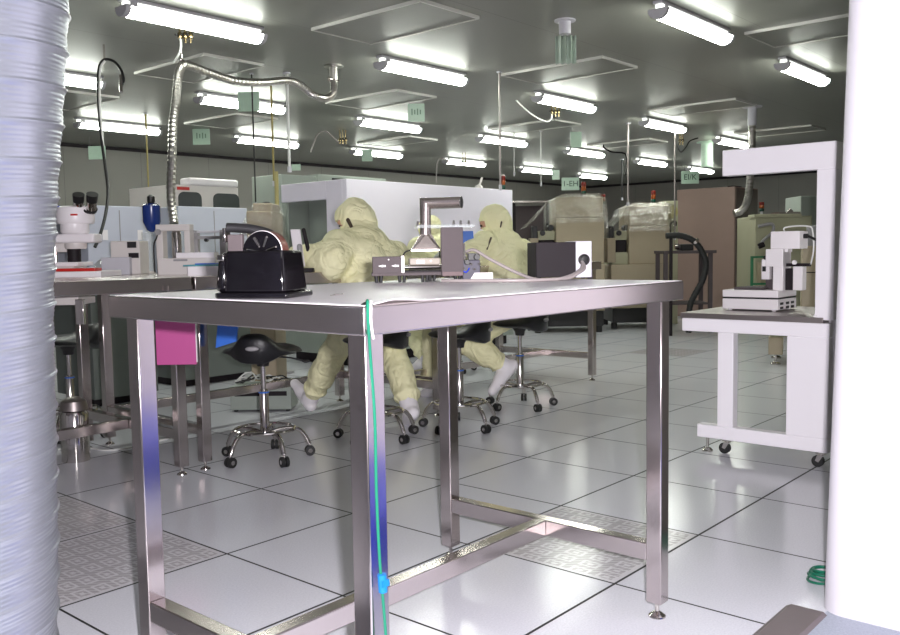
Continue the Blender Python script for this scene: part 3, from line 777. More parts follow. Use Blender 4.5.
def hand(name, wrist, direction, up, curl, parent, side=1):
    # palm + four unequal fingers + side thumb
    d = V(direction).normalized(); upv = V(up); upv = (upv - d*upv.dot(d)).normalized(); sd = d.cross(upv)*side
    w = V(wrist); parts = [(w-d*0.02, 0.027, w+d*0.02, 0.03)]
    pal = w+d*0.055
    parts.append((w+d*0.02+sd*0.012, 0.022, w+d*0.085+sd*0.022, 0.017)); parts.append((w+d*0.02-sd*0.012, 0.022, w+d*0.08-sd*0.024, 0.016))
    parts.append((w+d*0.02, 0.022, w+d*0.088, 0.018))
    for k, (off, ln) in enumerate(((0.031, 0.066), (0.011, 0.076), (-0.010, 0.070), (-0.030, 0.054))):
        b = w+d*0.085+sd*off; dirn = d; pos = b; r = 0.0095
        for q, fr in enumerate((0.45, 0.32, 0.23)):
            dirn = (dirn - upv*math.tan(curl*(0.7 if q == 0 else 1))).normalized()
            nx = pos+dirn*ln*fr; parts.append((pos, r, nx, r*0.9)); pos = nx; r *= 0.9
    b = w+d*0.03+sd*0.03; dt = (d*0.75+sd*0.75-upv*0.35).normalized()
    parts.append((b, 0.013, b+dt*0.035, 0.011)); parts.append((b+dt*0.035, 0.011, b+dt*0.035+(d*0.9+sd*0.2-upv*0.3).normalized()*0.03, 0.0095))
    return remesh(parts, name, 'glove', 0.0042, 2, parent=parent)

def person(label, J, face_az, face_pitch, slits=None):
    # body: one continuous skin mesh inside the coverall
    h = J['head']; fd = V((math.cos(face_az)*math.cos(face_pitch), math.sin(face_az)*math.cos(face_pitch), math.sin(face_pitch)))
    rt = V((fd.y, -fd.x, 0)).normalized(); upd = rt.cross(fd)
    H = Matrix((rt, fd, upd)).transposed()
    B = [(h+upd*0.02, (0.073, 0.092, 0.098), H), (h+fd*0.022-upd*0.055, (0.052, 0.062, 0.055), H),
         (h+fd*0.088+upd*0.0, 0.010, h+fd*0.103-upd*0.032, 0.013),                       # nose
         (h+fd*0.083+rt*0.045+upd*0.03, 0.010, h+fd*0.083-rt*0.045+upd*0.03, 0.010),      # brow
         (h+rt*0.072, 0.012, h+rt*0.074-upd*0.03, 0.01), (h-rt*0.072, 0.012, h-rt*0.074-upd*0.03, 0.01),
         (h-upd*0.06, 0.05, J['neck']-V((0, 0, 0.03)), 0.055), (J['neck']-V((0, 0, 0.03)), 0.07, J['chest'], 0.11), (J['chest'], 0.11, J['pelvis'], 0.11)]
    for s in 'LR':
        B += [(J['neck']-V((0, 0, .05)), 0.05, J['sh'+s], 0.05), (J['sh'+s], 0.045, J['el'+s], 0.035), (J['el'+s], 0.035, J['ha'+s], 0.024),
              (J['pelvis'], 0.09, J['hip'+s], 0.08), (J['hip'+s], 0.075, J['kn'+s], 0.05), (J['kn'+s], 0.048, J['an'+s], 0.035), (J['an'+s], 0.033, J['an'+s].lerp(J['toe'+s], 0.5), 0.024)]
    body = remesh(B, 'person', 'skin', 0.011, 3)
    tag(body, label, 'person', 'people in pale yellow hooded coveralls')
    for sgn in (-1, 1):
        MB().ell(h+fd*0.0835+rt*(sgn*0.033)+upd*0.012, (0.012, 0.009, 0.008), H).build('eye', 'eye', body)
    remesh([(h+fd*0.05-upd*0.05, (0.066, 0.060, 0.046), H), (h+fd*0.095-upd*0.032, (0.02, 0.016, 0.03), H)], 'face_mask', 'paper', 0.006, 2, parent=body)
    # coverall with hood
    S = [(h-fd*0.012+upd*0.026, (0.100, 0.116, 0.113), H), (h-fd*0.03, (0.098, 0.105, 0.125), H),
         (h-upd*0.06-fd*0.01, 0.096, J['neck'], 0.112), (J['neck'], 0.118, J['chest'].lerp(J['neck'], 0.45), 0.168)]
    ch, pe = J['chest'], J['pelvis']
    ax = (J['shR']-J['shL']).normalized()
    S += [(ch-ax*0.055, 0.16, pe-ax*0.045, 0.155), (ch+ax*0.055, 0.16, pe+ax*0.045, 0.155)]
    for s in 'LR':
        S += [(J['neck'].lerp(ch, 0.3), 0.12, J['sh'+s], 0.088), (J['sh'+s], 0.115, J['el'+s], 0.108), (J['el'+s], 0.106, J['ha'+s].lerp(J['el'+s], 0.12), 0.07),
              (pe, 0.14, J['hip'+s], 0.128), (J['hip'+s], 0.118, J['kn'+s], 0.088), (J['kn'+s], 0.09, J['kn'+s].lerp(J['an'+s], 0.55), 0.085), (J['kn'+s].lerp(J['an'+s], 0.55), 0.085, J['an'+s].lerp(J['kn'+s], 0.14), 0.06)]
        # bunched folds
        for k in range(3):
            q = J['kn'+s].lerp(J['an'+s], 0.45+0.17*k); S.append((q, (0.088, 0.084, 0.026), (J['an'+s]-J['kn'+s]).to_track_quat('Z', 'Y').to_matrix()))
            q = J['el'+s].lerp(J['ha'+s], 0.15+0.25*k); S.append((q, (0.106-0.012*k, 0.103-0.012*k, 0.024), (J['ha'+s]-J['el'+s]).to_track_quat('Z', 'Y').to_matrix()))
    def cut(c):
        v = c-(h+upd*0.012)
        x, y, z = v.dot(rt), v.dot(fd), v.dot(upd)
        return y > 0.05 and abs(z-0.008) < 0.026 - 0.10*abs(x)*0.5 and abs(x) < 0.08
    cov = remesh(S, 'coverall', 'suit', 0.0115, 6, 0.03, 0.13, cut, body)
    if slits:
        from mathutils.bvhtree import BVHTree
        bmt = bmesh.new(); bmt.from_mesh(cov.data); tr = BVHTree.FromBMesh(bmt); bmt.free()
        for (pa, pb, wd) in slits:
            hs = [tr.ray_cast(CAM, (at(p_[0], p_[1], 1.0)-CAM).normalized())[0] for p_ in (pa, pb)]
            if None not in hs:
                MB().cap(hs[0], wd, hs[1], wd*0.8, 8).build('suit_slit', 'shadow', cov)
    for s in 'LR':
        a, tq = J['an'+s], J['toe'+s]; dd = (tq-a)
        sk = (J['kn'+s]-a).normalized()
        fdir = dd.normalized(); 
        heel = a - fdir*0.035 - sk*0.02
        M.setdefault('bt', mat('white_bootie', rgb(240, 236, 240), 0.55, 0, 0.04, 20, 0.2, 30))
        remesh([(a+sk*0.10, 0.056, a, 0.054), (a, 0.052, heel, 0.040), (heel, 0.040, a+fdir*0.11-sk*0.012, 0.044), (a, 0.045, a+fdir*0.10, 0.036), (a+fdir*0.11-sk*0.012, 0.040, a+fdir*0.19-sk*0.018, 0.032)], 'bootie', 'bt', 0.009, 4, parent=body)
        w = J['ha'+s]; e = J['el'+s]
        hand('glove', w, (w-e)+V((0, 0, -0.02)), (0, 0, 1), 0.5, body, 1 if s == 'R' else -1)
    return body

J1 = dict(pelvis=V((1.10, 2.14, 0.735)), chest=V((1.165, 2.285, 0.985)), shL=V((0.975, 2.32, 1.065)), shR=V((1.375, 2.29, 1.00)), neck=V((1.18, 2.375, 1.115)), head=V((1.185, 2.415, 1.228)),
          elL=V((0.865, 2.27, 1.005)), haL=V((0.835, 2.55, 1.03)), elR=V((1.45, 2.48, 1.02)), haR=V((1.24, 2.72, 1.02)),
          hipL=V((1.05, 2.17, 0.69)), knL=V((1.20, 2.60, 0.50)), anL=V((1.235, 2.93, 0.115)), toeL=V((1.262, 3.12, 0.235)),
          hipR=V((1.23, 2.16, 0.685)), knR=V((1.48, 2.44, 0.50)), anR=V((1.34, 2.14, 0.11)), toeR=V((1.43, 2.26, 0.045)))
person('person in a pale yellow hooded coverall, nearest seated, left arm reaching over the bench', J1, math.radians(116), math.radians(-26), [((348, 220), (351.5, 227), 0.012)])
J2 = dict(pelvis=V((2.40, 2.17, 0.725)), chest=V((2.48, 2.30, 0.965)), shL=V((2.31, 2.35, 1.065)), shR=V((2.67, 2.31, 1.01)), neck=V((2.50, 2.385, 1.12)), head=V((2.492, 2.405, 1.226)),
          elL=V((2.17, 2.36, 0.99)), haL=V((2.25, 2.62, 1.02)), elR=V((2.78, 2.48, 1.02)), haR=V((2.55, 2.70, 1.02)),
          hipL=V((2.36, 2.13, 0.675)), knL=V((2.151, 2.389, 0.435)), anL=V((2.281, 2.145, 0.265)), toeL=V((2.17, 2.19, 0.14)),
          hipR=V((2.49, 2.30, 0.675)), knR=V((2.29, 2.80, 0.45)), anR=V((2.21, 2.73, 0.085)), toeR=V((2.27, 2.87, 0.045)))
person('person in a pale yellow hooded coverall, farther seated, behind the chrome elbow pipe', J2, math.radians(120), math.radians(-14), [((491, 238), (487, 249), 0.007), ((501.5, 222), (500.5, 227), 0.006)])

dx, dy = 3.35-1.10, 3.64-2.14
J3 = {k_: V((v_.x+dx, v_.y+dy, v_.z)) for k_, v_ in J2.items()}
for k_ in J3: J3[k_].x += 1.10-2.40; J3[k_].y += 2.14-2.17
J3['elL'] += V((0.12, -0.02, -0.05)); J3['haL'] += V((0.14, -0.05, -0.1)); J3['anL'] = V((3.21, 3.72, 0.11)); J3['toeL'] = V((3.22, 3.88, 0.05)); J3['knL'] = V((3.23, 4.00, 0.46)); J3['anR'] = V((3.39, 3.82, 0.11)); J3['toeR'] = V((3.43, 3.98, 0.05)); J3['knR'] = V((3.43, 4.06, 0.46))
dup(s0, (3.36, 3.60, 0), 0.3, 'stool beyond the workbench row under the person seen behind the chrome pipe')
person('person in a pale yellow hooded coverall, farthest, glimpsed between the chrome pipe and grey plate', J3, math.radians(80), math.radians(-10))
# ================================================================== BENCH-TOP THINGS, LEFT
class LP:                       # a thing that squarely faces the viewer; pixel sizes at its depth become metres
    def __init__(s, name, label, cat, px, d, z, turn=0.0, group=None):
        s.d, s.px, s.s = d, px, FPX/d
        p = at(px, 250, d); s.zb = z
        s.t = thing(name, label, cat, (p.x, p.y, z), FACE+turn, group)
    def X(s, px): return (px-s.px)/s.s
    def Z(s, py): return at(s.px, py, s.d).z - s.zb
    def box(s, part, m, x0, x1, ytop, ybot, y0, y1, bevel=0.002, parent=None, to_base=False):
        z0 = 0.0 if to_base else s.Z(ybot)
        return MB().box(s.X(x0), s.X(x1), y0, y1, z0, s.Z(ytop)).build(part, m, parent or s.t, bevel)

def make_microscope():
    k = LP('stereo_microscope', 'white stereo microscope with black eyepieces on the left workbench', 'microscope', 75, 4.55, BZ)
    X, Z, t = k.X, k.Z, k.t
    k.box('base', 'white2', 50, 112, 271, 275, -0.16, 0.12, 0.004, to_base=True)
    k.box('stage', 'white2', 51, 85, 262, 266, -0.1, 0.1, 0.003)
    k.box('stage_support', 'offwhite', 54, 80, 266, 271, -0.08, 0.08)
    k.box('red_insert', 'red', 66, 104, 268, 271, -0.13, -0.04)
    MB().cyl((X(53.5), 0.02, Z(271)), (X(53.5), 0.02, Z(194)), 0.011, seg=16).build('pillar', 'chrome', t)
    MB().cyl((X(53.5), 0.02, Z(205)), (X(53.5), 0.02, Z(194)), 0.017, seg=16).cyl((X(52), -0.03, Z(213)), (X(61), -0.03, Z(213)), 0.022, seg=18).build('focus_knob', 'blackm', t)
    MB().box(X(51), X(64), -0.02, 0.05, Z(220), Z(206)).build('carriage', 'deepblue', t, 0.004)
    MB().lathe([(0.088, Z(224)), (0.094, Z(221)), (0.094, Z(214)), (0.088, Z(208)), (0.07, Z(206.5))], (X(77), 0, 0), (0, 0, 1), 32).build('head', 'white2', t)
    MB().lathe([(0.062, Z(234)), (0.07, Z(232)), (0.07, Z(224))], (X(76), 0, 0), (0, 0, 1), 28).build('zoom_drum', 'white2', t)
    k.box('arm', 'white2', 54, 98, 234, 243, -0.05, 0.07, 0.01)
    MB().lathe([(0.05, Z(249)), (0.055, Z(247)), (0.055, Z(243))], (X(76), 0, 0), (0, 0, 1), 28).build('objective', 'offwhite', t)
    MB().cyl((X(74), 0, Z(262)), (X(74), 0, Z(249)), 0.033, seg=20).build('lens_tube', 'darkgrey', t)
    for px, lean in ((84, 4), (96.5, 5)):
        e = MB().cyl((X(px-1), -0.03, Z(212)), (X(px+lean*0.6), -0.07, Z(201.5)), 0.026, 0.024, 18).build('eyepiece_tube', 'chrome', t)
        MB().cyl((X(px+lean*0.55), -0.066, Z(202.5)), (X(px+lean), -0.085, Z(196)), 0.027, 0.029, 18).build('eyecup', 'blackm', e)
        MB().torus((X(px-1.5), -0.036, Z(210)), 0.03, 0.006, V((lean*0.6/k.s, -0.04, 0.05))).build('tube_collar', 'blackm', e)
    MB().cyl((X(93), -0.02, Z(212)), (X(98), -0.02, Z(210)), 0.011, seg=12).build('side_knob', 'blackm', t)
    MB().box(X(80), X(86.5), -0.0965, -0.088, Z(216.5), Z(214.8)).build('red_badge', 'red', t)
    k.box('lamp_bracket', 'offwhite', 57, 68, 243, 252, -0.02, 0.03, 0.004)
make_microscope()
k = LP('blue_cloth', 'crumpled blue cloth on the left workbench beside the microscope base', 'cloth', 90, 4.8, BZ)
m = MB(); rs = []
for j in range(9):
    tt = PI*(j+0.02)/8.05
    rs.append([V((0.06*math.sin(tt)*math.cos(a)*(1+0.3*noise.noise(V((math.cos(a)*2, math.sin(a)*2, j*.5)))), 0.05*math.sin(tt)*math.sin(a), 0.018+0.018*math.cos(tt)*(1+0.4*noise.noise(V((math.cos(a)*3, j, math.sin(a)*3)))))) for a in [2*PI*i/20 for i in range(20)]])
m.rings(rs).build('cloth_body', mat('blue_cloth', rgb(52, 96, 140), 0.7), k.t)
k = LP('plastic_bag', 'crumpled clear plastic bag on the left workbench', 'bag', 103, 4.95, BZ)
m = MB(); rs = []
for j in range(11):
    tt = PI*(j+0.02)/10.05
    rs.append([V((0.05*math.sin(tt)*math.cos(a)*(1+0.35*noise.noise(V((math.cos(a)*2, math.sin(a)*2, j*.6)))), 0.05*math.sin(tt)*math.sin(a), 0.042+0.042*math.cos(tt)*(1+0.3*noise.noise(V((math.cos(a)*3, j, math.sin(a)*3)))))) for a in [2*PI*i/22 for i in range(22)]])
m.rings(rs).build('bag_film', 'film', k.t)
k = LP('bench_meter', 'grey bench meter with a black display on the left workbench', 'meter', 129, 4.95, BZ)
k.box('case', 'offwhite', 115, 144, 241, 262, -0.07, 0.08, 0.006, to_base=True)
k.box('display', 'blackm', 132, 141, 242, 248, -0.074, -0.07, 0.001); k.box('keypad', 'darkgrey', 133, 143, 253, 258, -0.074, -0.07, 0.001); k.box('front_lid', 'lightgrey', 108, 136, 257, 262, -0.11, -0.071, 0.004, to_base=True)
k = LP('reservoir_stand', 'blue reservoir on a white post at the back of the left workbench', 'reservoir', 152, 5.12, BZ)
MB().cyl((k.X(148), 0, 0), (k.X(148), 0, k.Z(232)), 0.032, seg=18).build('white_post', 'acrylic', k.t)
MB().lathe([(0.012, k.Z(232)), (0.03, k.Z(230)), (0.05, k.Z(222)), (0.05, k.Z(206)), (0.03, k.Z(203.5))], (k.X(153), 0, 0), (0, 0, 1), 24).build('bowl', 'navy', k.t)
MB().lathe([(0.016, k.Z(204)), (0.022, k.Z(202)), (0.022, k.Z(197)), (0.008, k.Z(195))], (k.X(153), 0, 0), (0, 0, 1), 16).build('cap', 'blackm', k.t)
MB().cyl((k.X(144), 0, 0), (k.X(144), 0, 0.012), 0.06, seg=24).build('base', 'offwhite', k.t)
k = LP('frame_instrument', 'off-white portal frame instrument holding a silver cylinder on the bench', 'instrument', 175, 4.85, BZ)
k.box('left_post', 'offwhite', 158, 165, 231, 262, -0.03, 0.05, 0.004, to_base=True); k.box('right_post', 'offwhite', 186, 192, 231, 262, -0.03, 0.05, 0.004, to_base=True)
k.box('top_beam', 'offwhite', 158, 192, 224.5, 231, -0.03, 0.05, 0.004)
MB().lathe([(0.034, 0), (0.034, 0.02), (0.026, 0.03), (0.026, k.Z(233)), (0.02, k.Z(231))], (k.X(177), 0, 0), (0, 0, 1), 24).build('cylinder', 'chrome', k.t)
MB().tube([(k.X(161), -0.035, k.Z(232)), (k.X(160), -0.05, k.Z(238)), (k.X(157), -0.05, k.Z(246)), (k.X(157), -0.05, 0.01)], 0.004, 8, 5).build('lead', 'blackm', k.t)
MB().cyl((k.X(161), -0.03, k.Z(232)), (k.X(161), -0.05, k.Z(232)), 0.016, seg=14).build('knob', 'grey', k.t)
k = LP('flat_white_case', 'long flat white instrument case on the bench before the portal frame', 'case', 188, 4.62, BZ)
k.box('case', 'offwhite', 160, 218, 258, 262, -0.05, 0.05, 0.003, to_base=True); k.box('lid', 'white2', 178, 216, 252.5, 258, -0.04, 0.05, 0.003); k.box('latch', 'grey', 176, 190, 259, 261, -0.053, -0.05, 0.001)
k = LP('document_folder', 'blue and white document folders stacked flat at the bench seam', 'folder', 208, 4.42, BZ)
k.box('white_cover', 'white2', 192, 226, 266, 270, -0.09, 0.12, 0.002, to_base=True); k.box('blue_cover', 'teal', 186, 222, 264.4, 266, -0.06, 0.13, 0.001); k.box('top_cover', 'blue', 196, 216, 263.2, 264.4, -0.03, 0.1, 0.001)
k = LP('slide_rail', 'grey linear slide rail standing on two blocks at the back of the bench', 'slide rail', 212, 4.9, BZ)
k.box('rail', 'grey', 192, 226, 236, 239, 0.02, 0.05, 0.001); k.box('upper_rail', 'lightgrey', 193, 224, 230.5, 232.5, 0.02, 0.05, 0.001)
for px in (194, 222): k.box('block', 'grey', px-3, px+3, 230, 262, 0.02, 0.07, 0.003, to_base=True)
MB().cyl((k.X(206), 0.0, k.Z(240)), (k.X(206), 0.03, k.Z(240)), 0.01, seg=12).build('stop', 'blackm', k.t)
k = LP('tilted_display', 'white tilted display panel with grey arms on the bench before the nearest person', 'display', 299, 4.75, BZ)
MB().prism([(-0.052, 0), (0.0, 0), (-0.03, 0.21), (-0.085, 0.21)], (0.03, 0, 0.03), (1, 0, 0), (0, 0.25, 0.97), (0, 0.014, 0)).build('panel', 'white2', k.t, 0.004)
MB().cap((0.012, -0.03, 0.02), 0.018, (0.008, -0.03, 0.14), 0.014).build('front_arm', 'grey', k.t)
MB().cap((0.062, 0.05, 0.02), 0.011, (0.02, 0.05, 0.23), 0.011).build('rear_arm', 'darkgrey', k.t)
MB().box(-0.05, 0.08, -0.05, 0.07, 0, 0.022).build('base', 'darkgrey', k.t, 0.004)
k = LP('wooden_tray', 'tan wooden work tray on the bench beneath the nearest person\'s arm', 'tray', 318, 4.95, BZ)
MB().box(-0.13, 0.10, -0.09, 0.12, 0, 0.012).box(-0.13, 0.10, -0.09, -0.08, 0.012, 0.03).box(-0.13, -0.12, -0.08, 0.12, 0.012, 0.03).box(0.09, 0.10, -0.08, 0.12, 0.012, 0.03).build('tray_body', 'wood', k.t, 0.002)
k = LP('blue_wiper_pad', 'blue folder leaning upright on the bench in front of the farther person', 'folder', 469, 5.85, BZ)
MB().prism([(-0.05, 0), (0.045, 0), (0.03, 0.235), (-0.06, 0.235)], (0.0, 0.0, 0.0), (1, 0, 0), (0, 0.12, 0.99), (0, 0.02, 0)).build('folder_cover', 'blue', k.t)
k.t.name = 'blue_folder'

# hung folders and under-bench things
k = LP('pink_folder', 'pink plastic folder hanging from the end of the left workbench', 'folder', 176, 4.0, 0.575)
MB().cyl((k.X(166), 0.01, 0.25), (k.X(166), 0.012, 0.335), 0.002, seg=6).cyl((k.X(190), 0.01, 0.25), (k.X(190), 0.012, 0.335), 0.002, seg=6).build('hook', 'steel', k.t)
MB().box(k.X(152), k.X(192), 0, 0.02, -0.03, 0.255).build('cover', 'pink', k.t, 0.002)
MB().box(k.X(192), k.X(192.7), 0.004, 0.016, -0.02, 0.25).build('page_edge', 'paper', k.t)
k = LP('blue_folder', 'blue plastic folder hanging from the bench edge above the empty stool', 'folder', 228, 4.18, 0.60)
MB().prism([(k.X(212), 0.0), (k.X(233), 0.03), (k.X(240), 0.283), (k.X(219), 0.283)], (0, 0, 0), (1, 0, 0), (0, 0, 1), (0, 0.02, 0)).build('cover', 'blue', k.t, 0.001)
k = LP('drawer_tray', 'pale grey drawer tray fixed under the left workbench top', 'drawer', 76, 4.6, 0.70)
MB().box(k.X(40), k.X(84), -0.1, 0.12, 0.1, 0.183).build('drawer_box', 'offwhite', k.t, 0.004)
MB().box(k.X(82), k.X(90), -0.12, -0.09, 0.0, 0.13).build('handle', 'chrome', k.t, 0.003)
def under_box(px, d, x0, x1, h, dep, name, label, m):
    k = LP(name, label, 'box', px, d, 0)
    MB().box(k.X(x0), k.X(x1), 0, dep, 0.012, h).build('case', m, k.t, 0.006)
    MB().box(k.X(x0)+0.03, k.X(x1)-0.03, -0.004, 0.0, h*0.62, h*0.8).build('front_slot', 'darkgrey', k.t, 0.001)
    for x in (k.X(x0)+0.03, k.X(x1)-0.03):
        for y in (0.03, dep-0.03): MB().cyl((x, y, 0), (x, y, 0.012), 0.014, seg=10).build('foot', 'rubber', k.t)
    return k
under_box(258, 5.75, 225, 287, 0.17, 0.24, 'equipment_case', 'grey-green equipment case on the floor behind the empty stool', 'greygreen')
k = LP('cable_bundle', 'tangle of pale cables lying on the grey-green equipment case', 'cable', 258, 5.8, 0.17)
for i in range(6):
    rr = random.Random(i)
    pts = [V((k.X(228)+ (k.X(284)-k.X(228))*q/7, 0.05+0.12*rr.random(), 0.006+0.06*rr.random()*(0.3 if q in (0, 7) else 1))) for q in range(8)]
    MB().tube(pts, 0.005, 8, 5).build('cable', 'whitetube' if i % 2 else 'blackm', k.t)
k = LP('floor_cable', 'thin white cable lying on the floor under the left workbench', 'cable', 95, 4.7, 0)
MB().tube([V((k.X(50), -0.02, 0.005)), V((k.X(80), 0.0, 0.005)), V((k.X(100), -0.06, 0.005)), V((k.X(120), 0.0, 0.005)), V((k.X(150), 0.25, 0.005))], 0.005, 8, 6).build('cable', 'whitetube', k.t)
k = LP('vacuum_canister', 'chrome canister with dark head under the left workbench', 'canister', 66, 4.45, 0)
MB().lathe([(0.07, 0.0), (0.07, 0.24), (0.06, 0.26), (0.03, 0.27)], (0, 0, 0), (0, 0, 1), 24).build('canister_body', 'chrome', k.t)
MB().lathe([(0.072, 0.265), (0.06, 0.31), (0.03, 0.33)], (0, 0, 0), (0, 0, 1), 24).build('canister_head', 'steel_dull', k.t)

# ================================================================== BACKGROUND, LEFT
def abox(name, label, cat, x0, x1, y0, y1, z0, z1, m, group=None, bevel=0.006):
    t = thing(name, label, cat, ((x0+x1)/2, (y0+y1)/2, 0), 0, group)
    b = MB().box(-(x1-x0)/2, (x1-x0)/2, -(y1-y0)/2, (y1-y0)/2, z0, z1).build('body', m, t, bevel)
    return t
def lowcab(px0, px1, py, Y, label, patches):
    a, b = aty(px0, py, Y), aty(px1, py, Y)
    t = abox('white_cabinet', label, 'cabinet', a.x, b.x, Y, Y+0.55, 0.06, a.z, 'bluegrey', 'low pale cabinets behind the benches')
    w = (b.x-a.x)/2
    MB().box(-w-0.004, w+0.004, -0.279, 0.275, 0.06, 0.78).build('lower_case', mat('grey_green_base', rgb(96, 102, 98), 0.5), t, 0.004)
    MB().box(-w+0.03, w-0.03, -0.2, 0.2, 0, 0.06).build('plinth', 'darkgrey', t)
    MB().box(-0.003, 0.003, -0.277, -0.275, 0.1, a.z-0.03).build('door_gap', 'grey', t)
    for px in patches:
        q = aty(px, 235, Y)
        MB().box(q.x-(a.x+b.x)/2-0.02, q.x-(a.x+b.x)/2+0.02, -0.279, -0.275, q.z-0.035, q.z+0.035).build('white_patch', 'paper', t)  # small plain white patch on the front
    return t
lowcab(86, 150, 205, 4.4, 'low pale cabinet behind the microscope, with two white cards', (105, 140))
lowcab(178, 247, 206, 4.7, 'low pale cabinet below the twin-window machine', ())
def twin_window():
    Y = 6.2
    a, b = aty(172, 184, Y), aty(238, 184, Y); zt_ = aty(205, 186, Y).z
    x0, x1 = a.x, b.x; cx = (x0+x1)/2; w = (x1-x0)/2
    t = abox('twin_window_machine', 'pale machine with two dark rounded windows and a red strip, beyond the low cabinets', 'machine', x0, x1, Y, Y+0.8, 0.05, zt_, 'offwhite')
    MB().box(-w+0.05, w-0.05, -0.35, 0.35, 0, 0.05).build('plinth', 'darkgrey', t)
    for p0, p1 in ((178, 201), (213, 238.5)):
        q0, q1 = aty(p0, 193, Y).x-cx, aty(p1, 193, Y).x-cx
        z1, z0 = aty(200, 192.5, Y).z, aty(200, 206, Y).z
        r = 0.06; pts = []
        for (ccx, ccz, a0) in ((q1-r, z1-r, 0), (q0+r, z1-r, 90)):
            for i in range(6): an = math.radians(a0+18*i); pts.append((ccx+r*math.cos(an), ccz+r*math.sin(an)))
        pts += [(q0, z0-0.25), (q1, z0-0.25)]
        MB().prism(pts, (0, -0.41, 0), (1, 0, 0), (0, 0, 1), (0, 0.012, 0)).build('window', 'glassdark', t)
    q0, q1 = aty(188, 184, Y).x-cx, aty(237, 184, Y).x-cx
    MB().box(q0, q1, -0.43, -0.25, zt_, zt_+0.075).build('light_bar', 'white2', t, 0.02)
    q0, q1 = aty(177, 189, Y).x-cx, aty(189, 189, Y).x-cx
    MB().box(q0, q1, -0.41, -0.40, zt_-0.05, zt_-0.02).build('red_strip', 'red', t)
twin_window()
k = LP('wrapped_tan_machine', 'small tan machine under clear plastic film behind the black tape dispenser', 'machine', 263, 6.4, 0)
k.box('body', 'tan', 252, 277, 212, 0, -0.15, 0.25, 0.01, to_base=True)
k.box('head', 'tan', 257, 276, 204, 212, -0.1, 0.2, 0.01)
MB().ell((k.X(268), 0, k.Z(203.5)), (0.03, 0.03, 0.012)).build('cap', 'blackm', k.t)
m = MB(); m.rings([[V((k.X(246), -0.2, k.Z(236))), V((k.X(279), -0.2, k.Z(236))), V((k.X(279), 0.28, k.Z(236))), V((k.X(246), 0.28, k.Z(236)))], [V((k.X(250), -0.18, k.Z(222))), V((k.X(279), -0.18, k.Z(222))), V((k.X(279), 0.27, k.Z(222))), V((k.X(250), 0.27, k.Z(222)))], [V((k.X(257), -0.12, k.Z(205.5))), V((k.X(277), -0.12, k.Z(205.5))), V((k.X(277), 0.22, k.Z(205.5))), V((k.X(257), 0.22, k.Z(205.5)))]], cap=False)
m.build('plastic_film', 'film', k.t)

# white enclosure the people face
def enclosure():
    x0, y0 = 3.04, 4.5; x1 = 5.52; y1 = 5.43
    t = thing('white_enclosure', 'long white enclosure with a side opening, behind the two seated people', 'enclosure', (x0, y0, 0))
    W, D = x1-x0, y1-y0
    zt_ = 1.705
    MB().box(0, W, 0, 0.06, 0.55, zt_).build('front_panel', 'white', t, 0.006)
    MB().box(0, 0.06, 0.06, 0.28, 0.55, zt_).build('side_post', 'white', t, 0.006)
    MB().box(0, 0.06, 0.28, D, 1.535, zt_).build('side_beam', 'white', t, 0.006)
    MB().box(0.06, W, 0.06, D, zt_-0.04, zt_).build('roof', 'white', t, 0.004)
    MB().box(0.06, W, D-0.03, D, 0.55, zt_-0.04).build('back_panel', 'greygreen', t, 0.004)
    MB().box(0, W, 0.0, D, 0.10, 0.55).build('lower_case', 'greygreen', t, 0.006)
    MB().box(0.08, W-0.06, 0.06, D-0.06, 0, 0.10).build('plinth', 'darkgrey', t)
    MB().box(0.3, 0.34, 0.2, D-0.05, 0.55, 1.6).build('inner_panel', 'greygreen', t)
    MB().box(0.292, 0.30, 0.3, 0.45, 1.1, 1.4).build('inner_window', 'glassdark', t)
    m = MB()
    m.box(0.28, 0.30, 0.27, 0.40, 0.86, 1.06); m.build('inner_display', 'bluegrey', t, 0.003)
    MB().box(0.277, 0.28, 0.285, 0.385, 0.885, 1.03).build('inner_screen', 'blackm', t)
    MB().cyl((1.2, -0.002, 1.5), (1.2, 0.0, 1.5), 0.012, seg=12).build('plug', 'grey', t)
    MB().ell((2.26, 0.3, zt_+0.03), (0.05, 0.04, 0.04)).tube([(2.26, 0.3, zt_+0.05), (2.30, 0.3, zt_+0.11), (2.32, 0.3, zt_+0.15)], 0.012, 8, 5).build('roof_fitting', 'offwhite', t)
    # signal tower on its roof
    p = aty(503, 190, 4.8); q = V((p.x-x0, 0.3, zt_))
    tw = MB().cyl(q, q+V((0, 0, 0.03)), 0.03, seg=16).build('signal_tower', 'lightgrey', t)
    for i, c in enumerate(('greenlens', 'amberlens', 'redlens')):
        MB().lathe([(0.026, 0.032+0.052*i), (0.028, 0.036+0.052*i), (0.028, 0.076+0.052*i), (0.026, 0.082+0.052*i)], q, (0, 0, 1), 16).build(('green', 'amber', 'red')[i]+'_lens', c, tw)
    MB().lathe([(0.026, 0.19), (0.02, 0.2), (0.004, 0.204)], q, (0, 0, 1), 16).build('tower_cap', 'offwhite', tw)
enclosure()
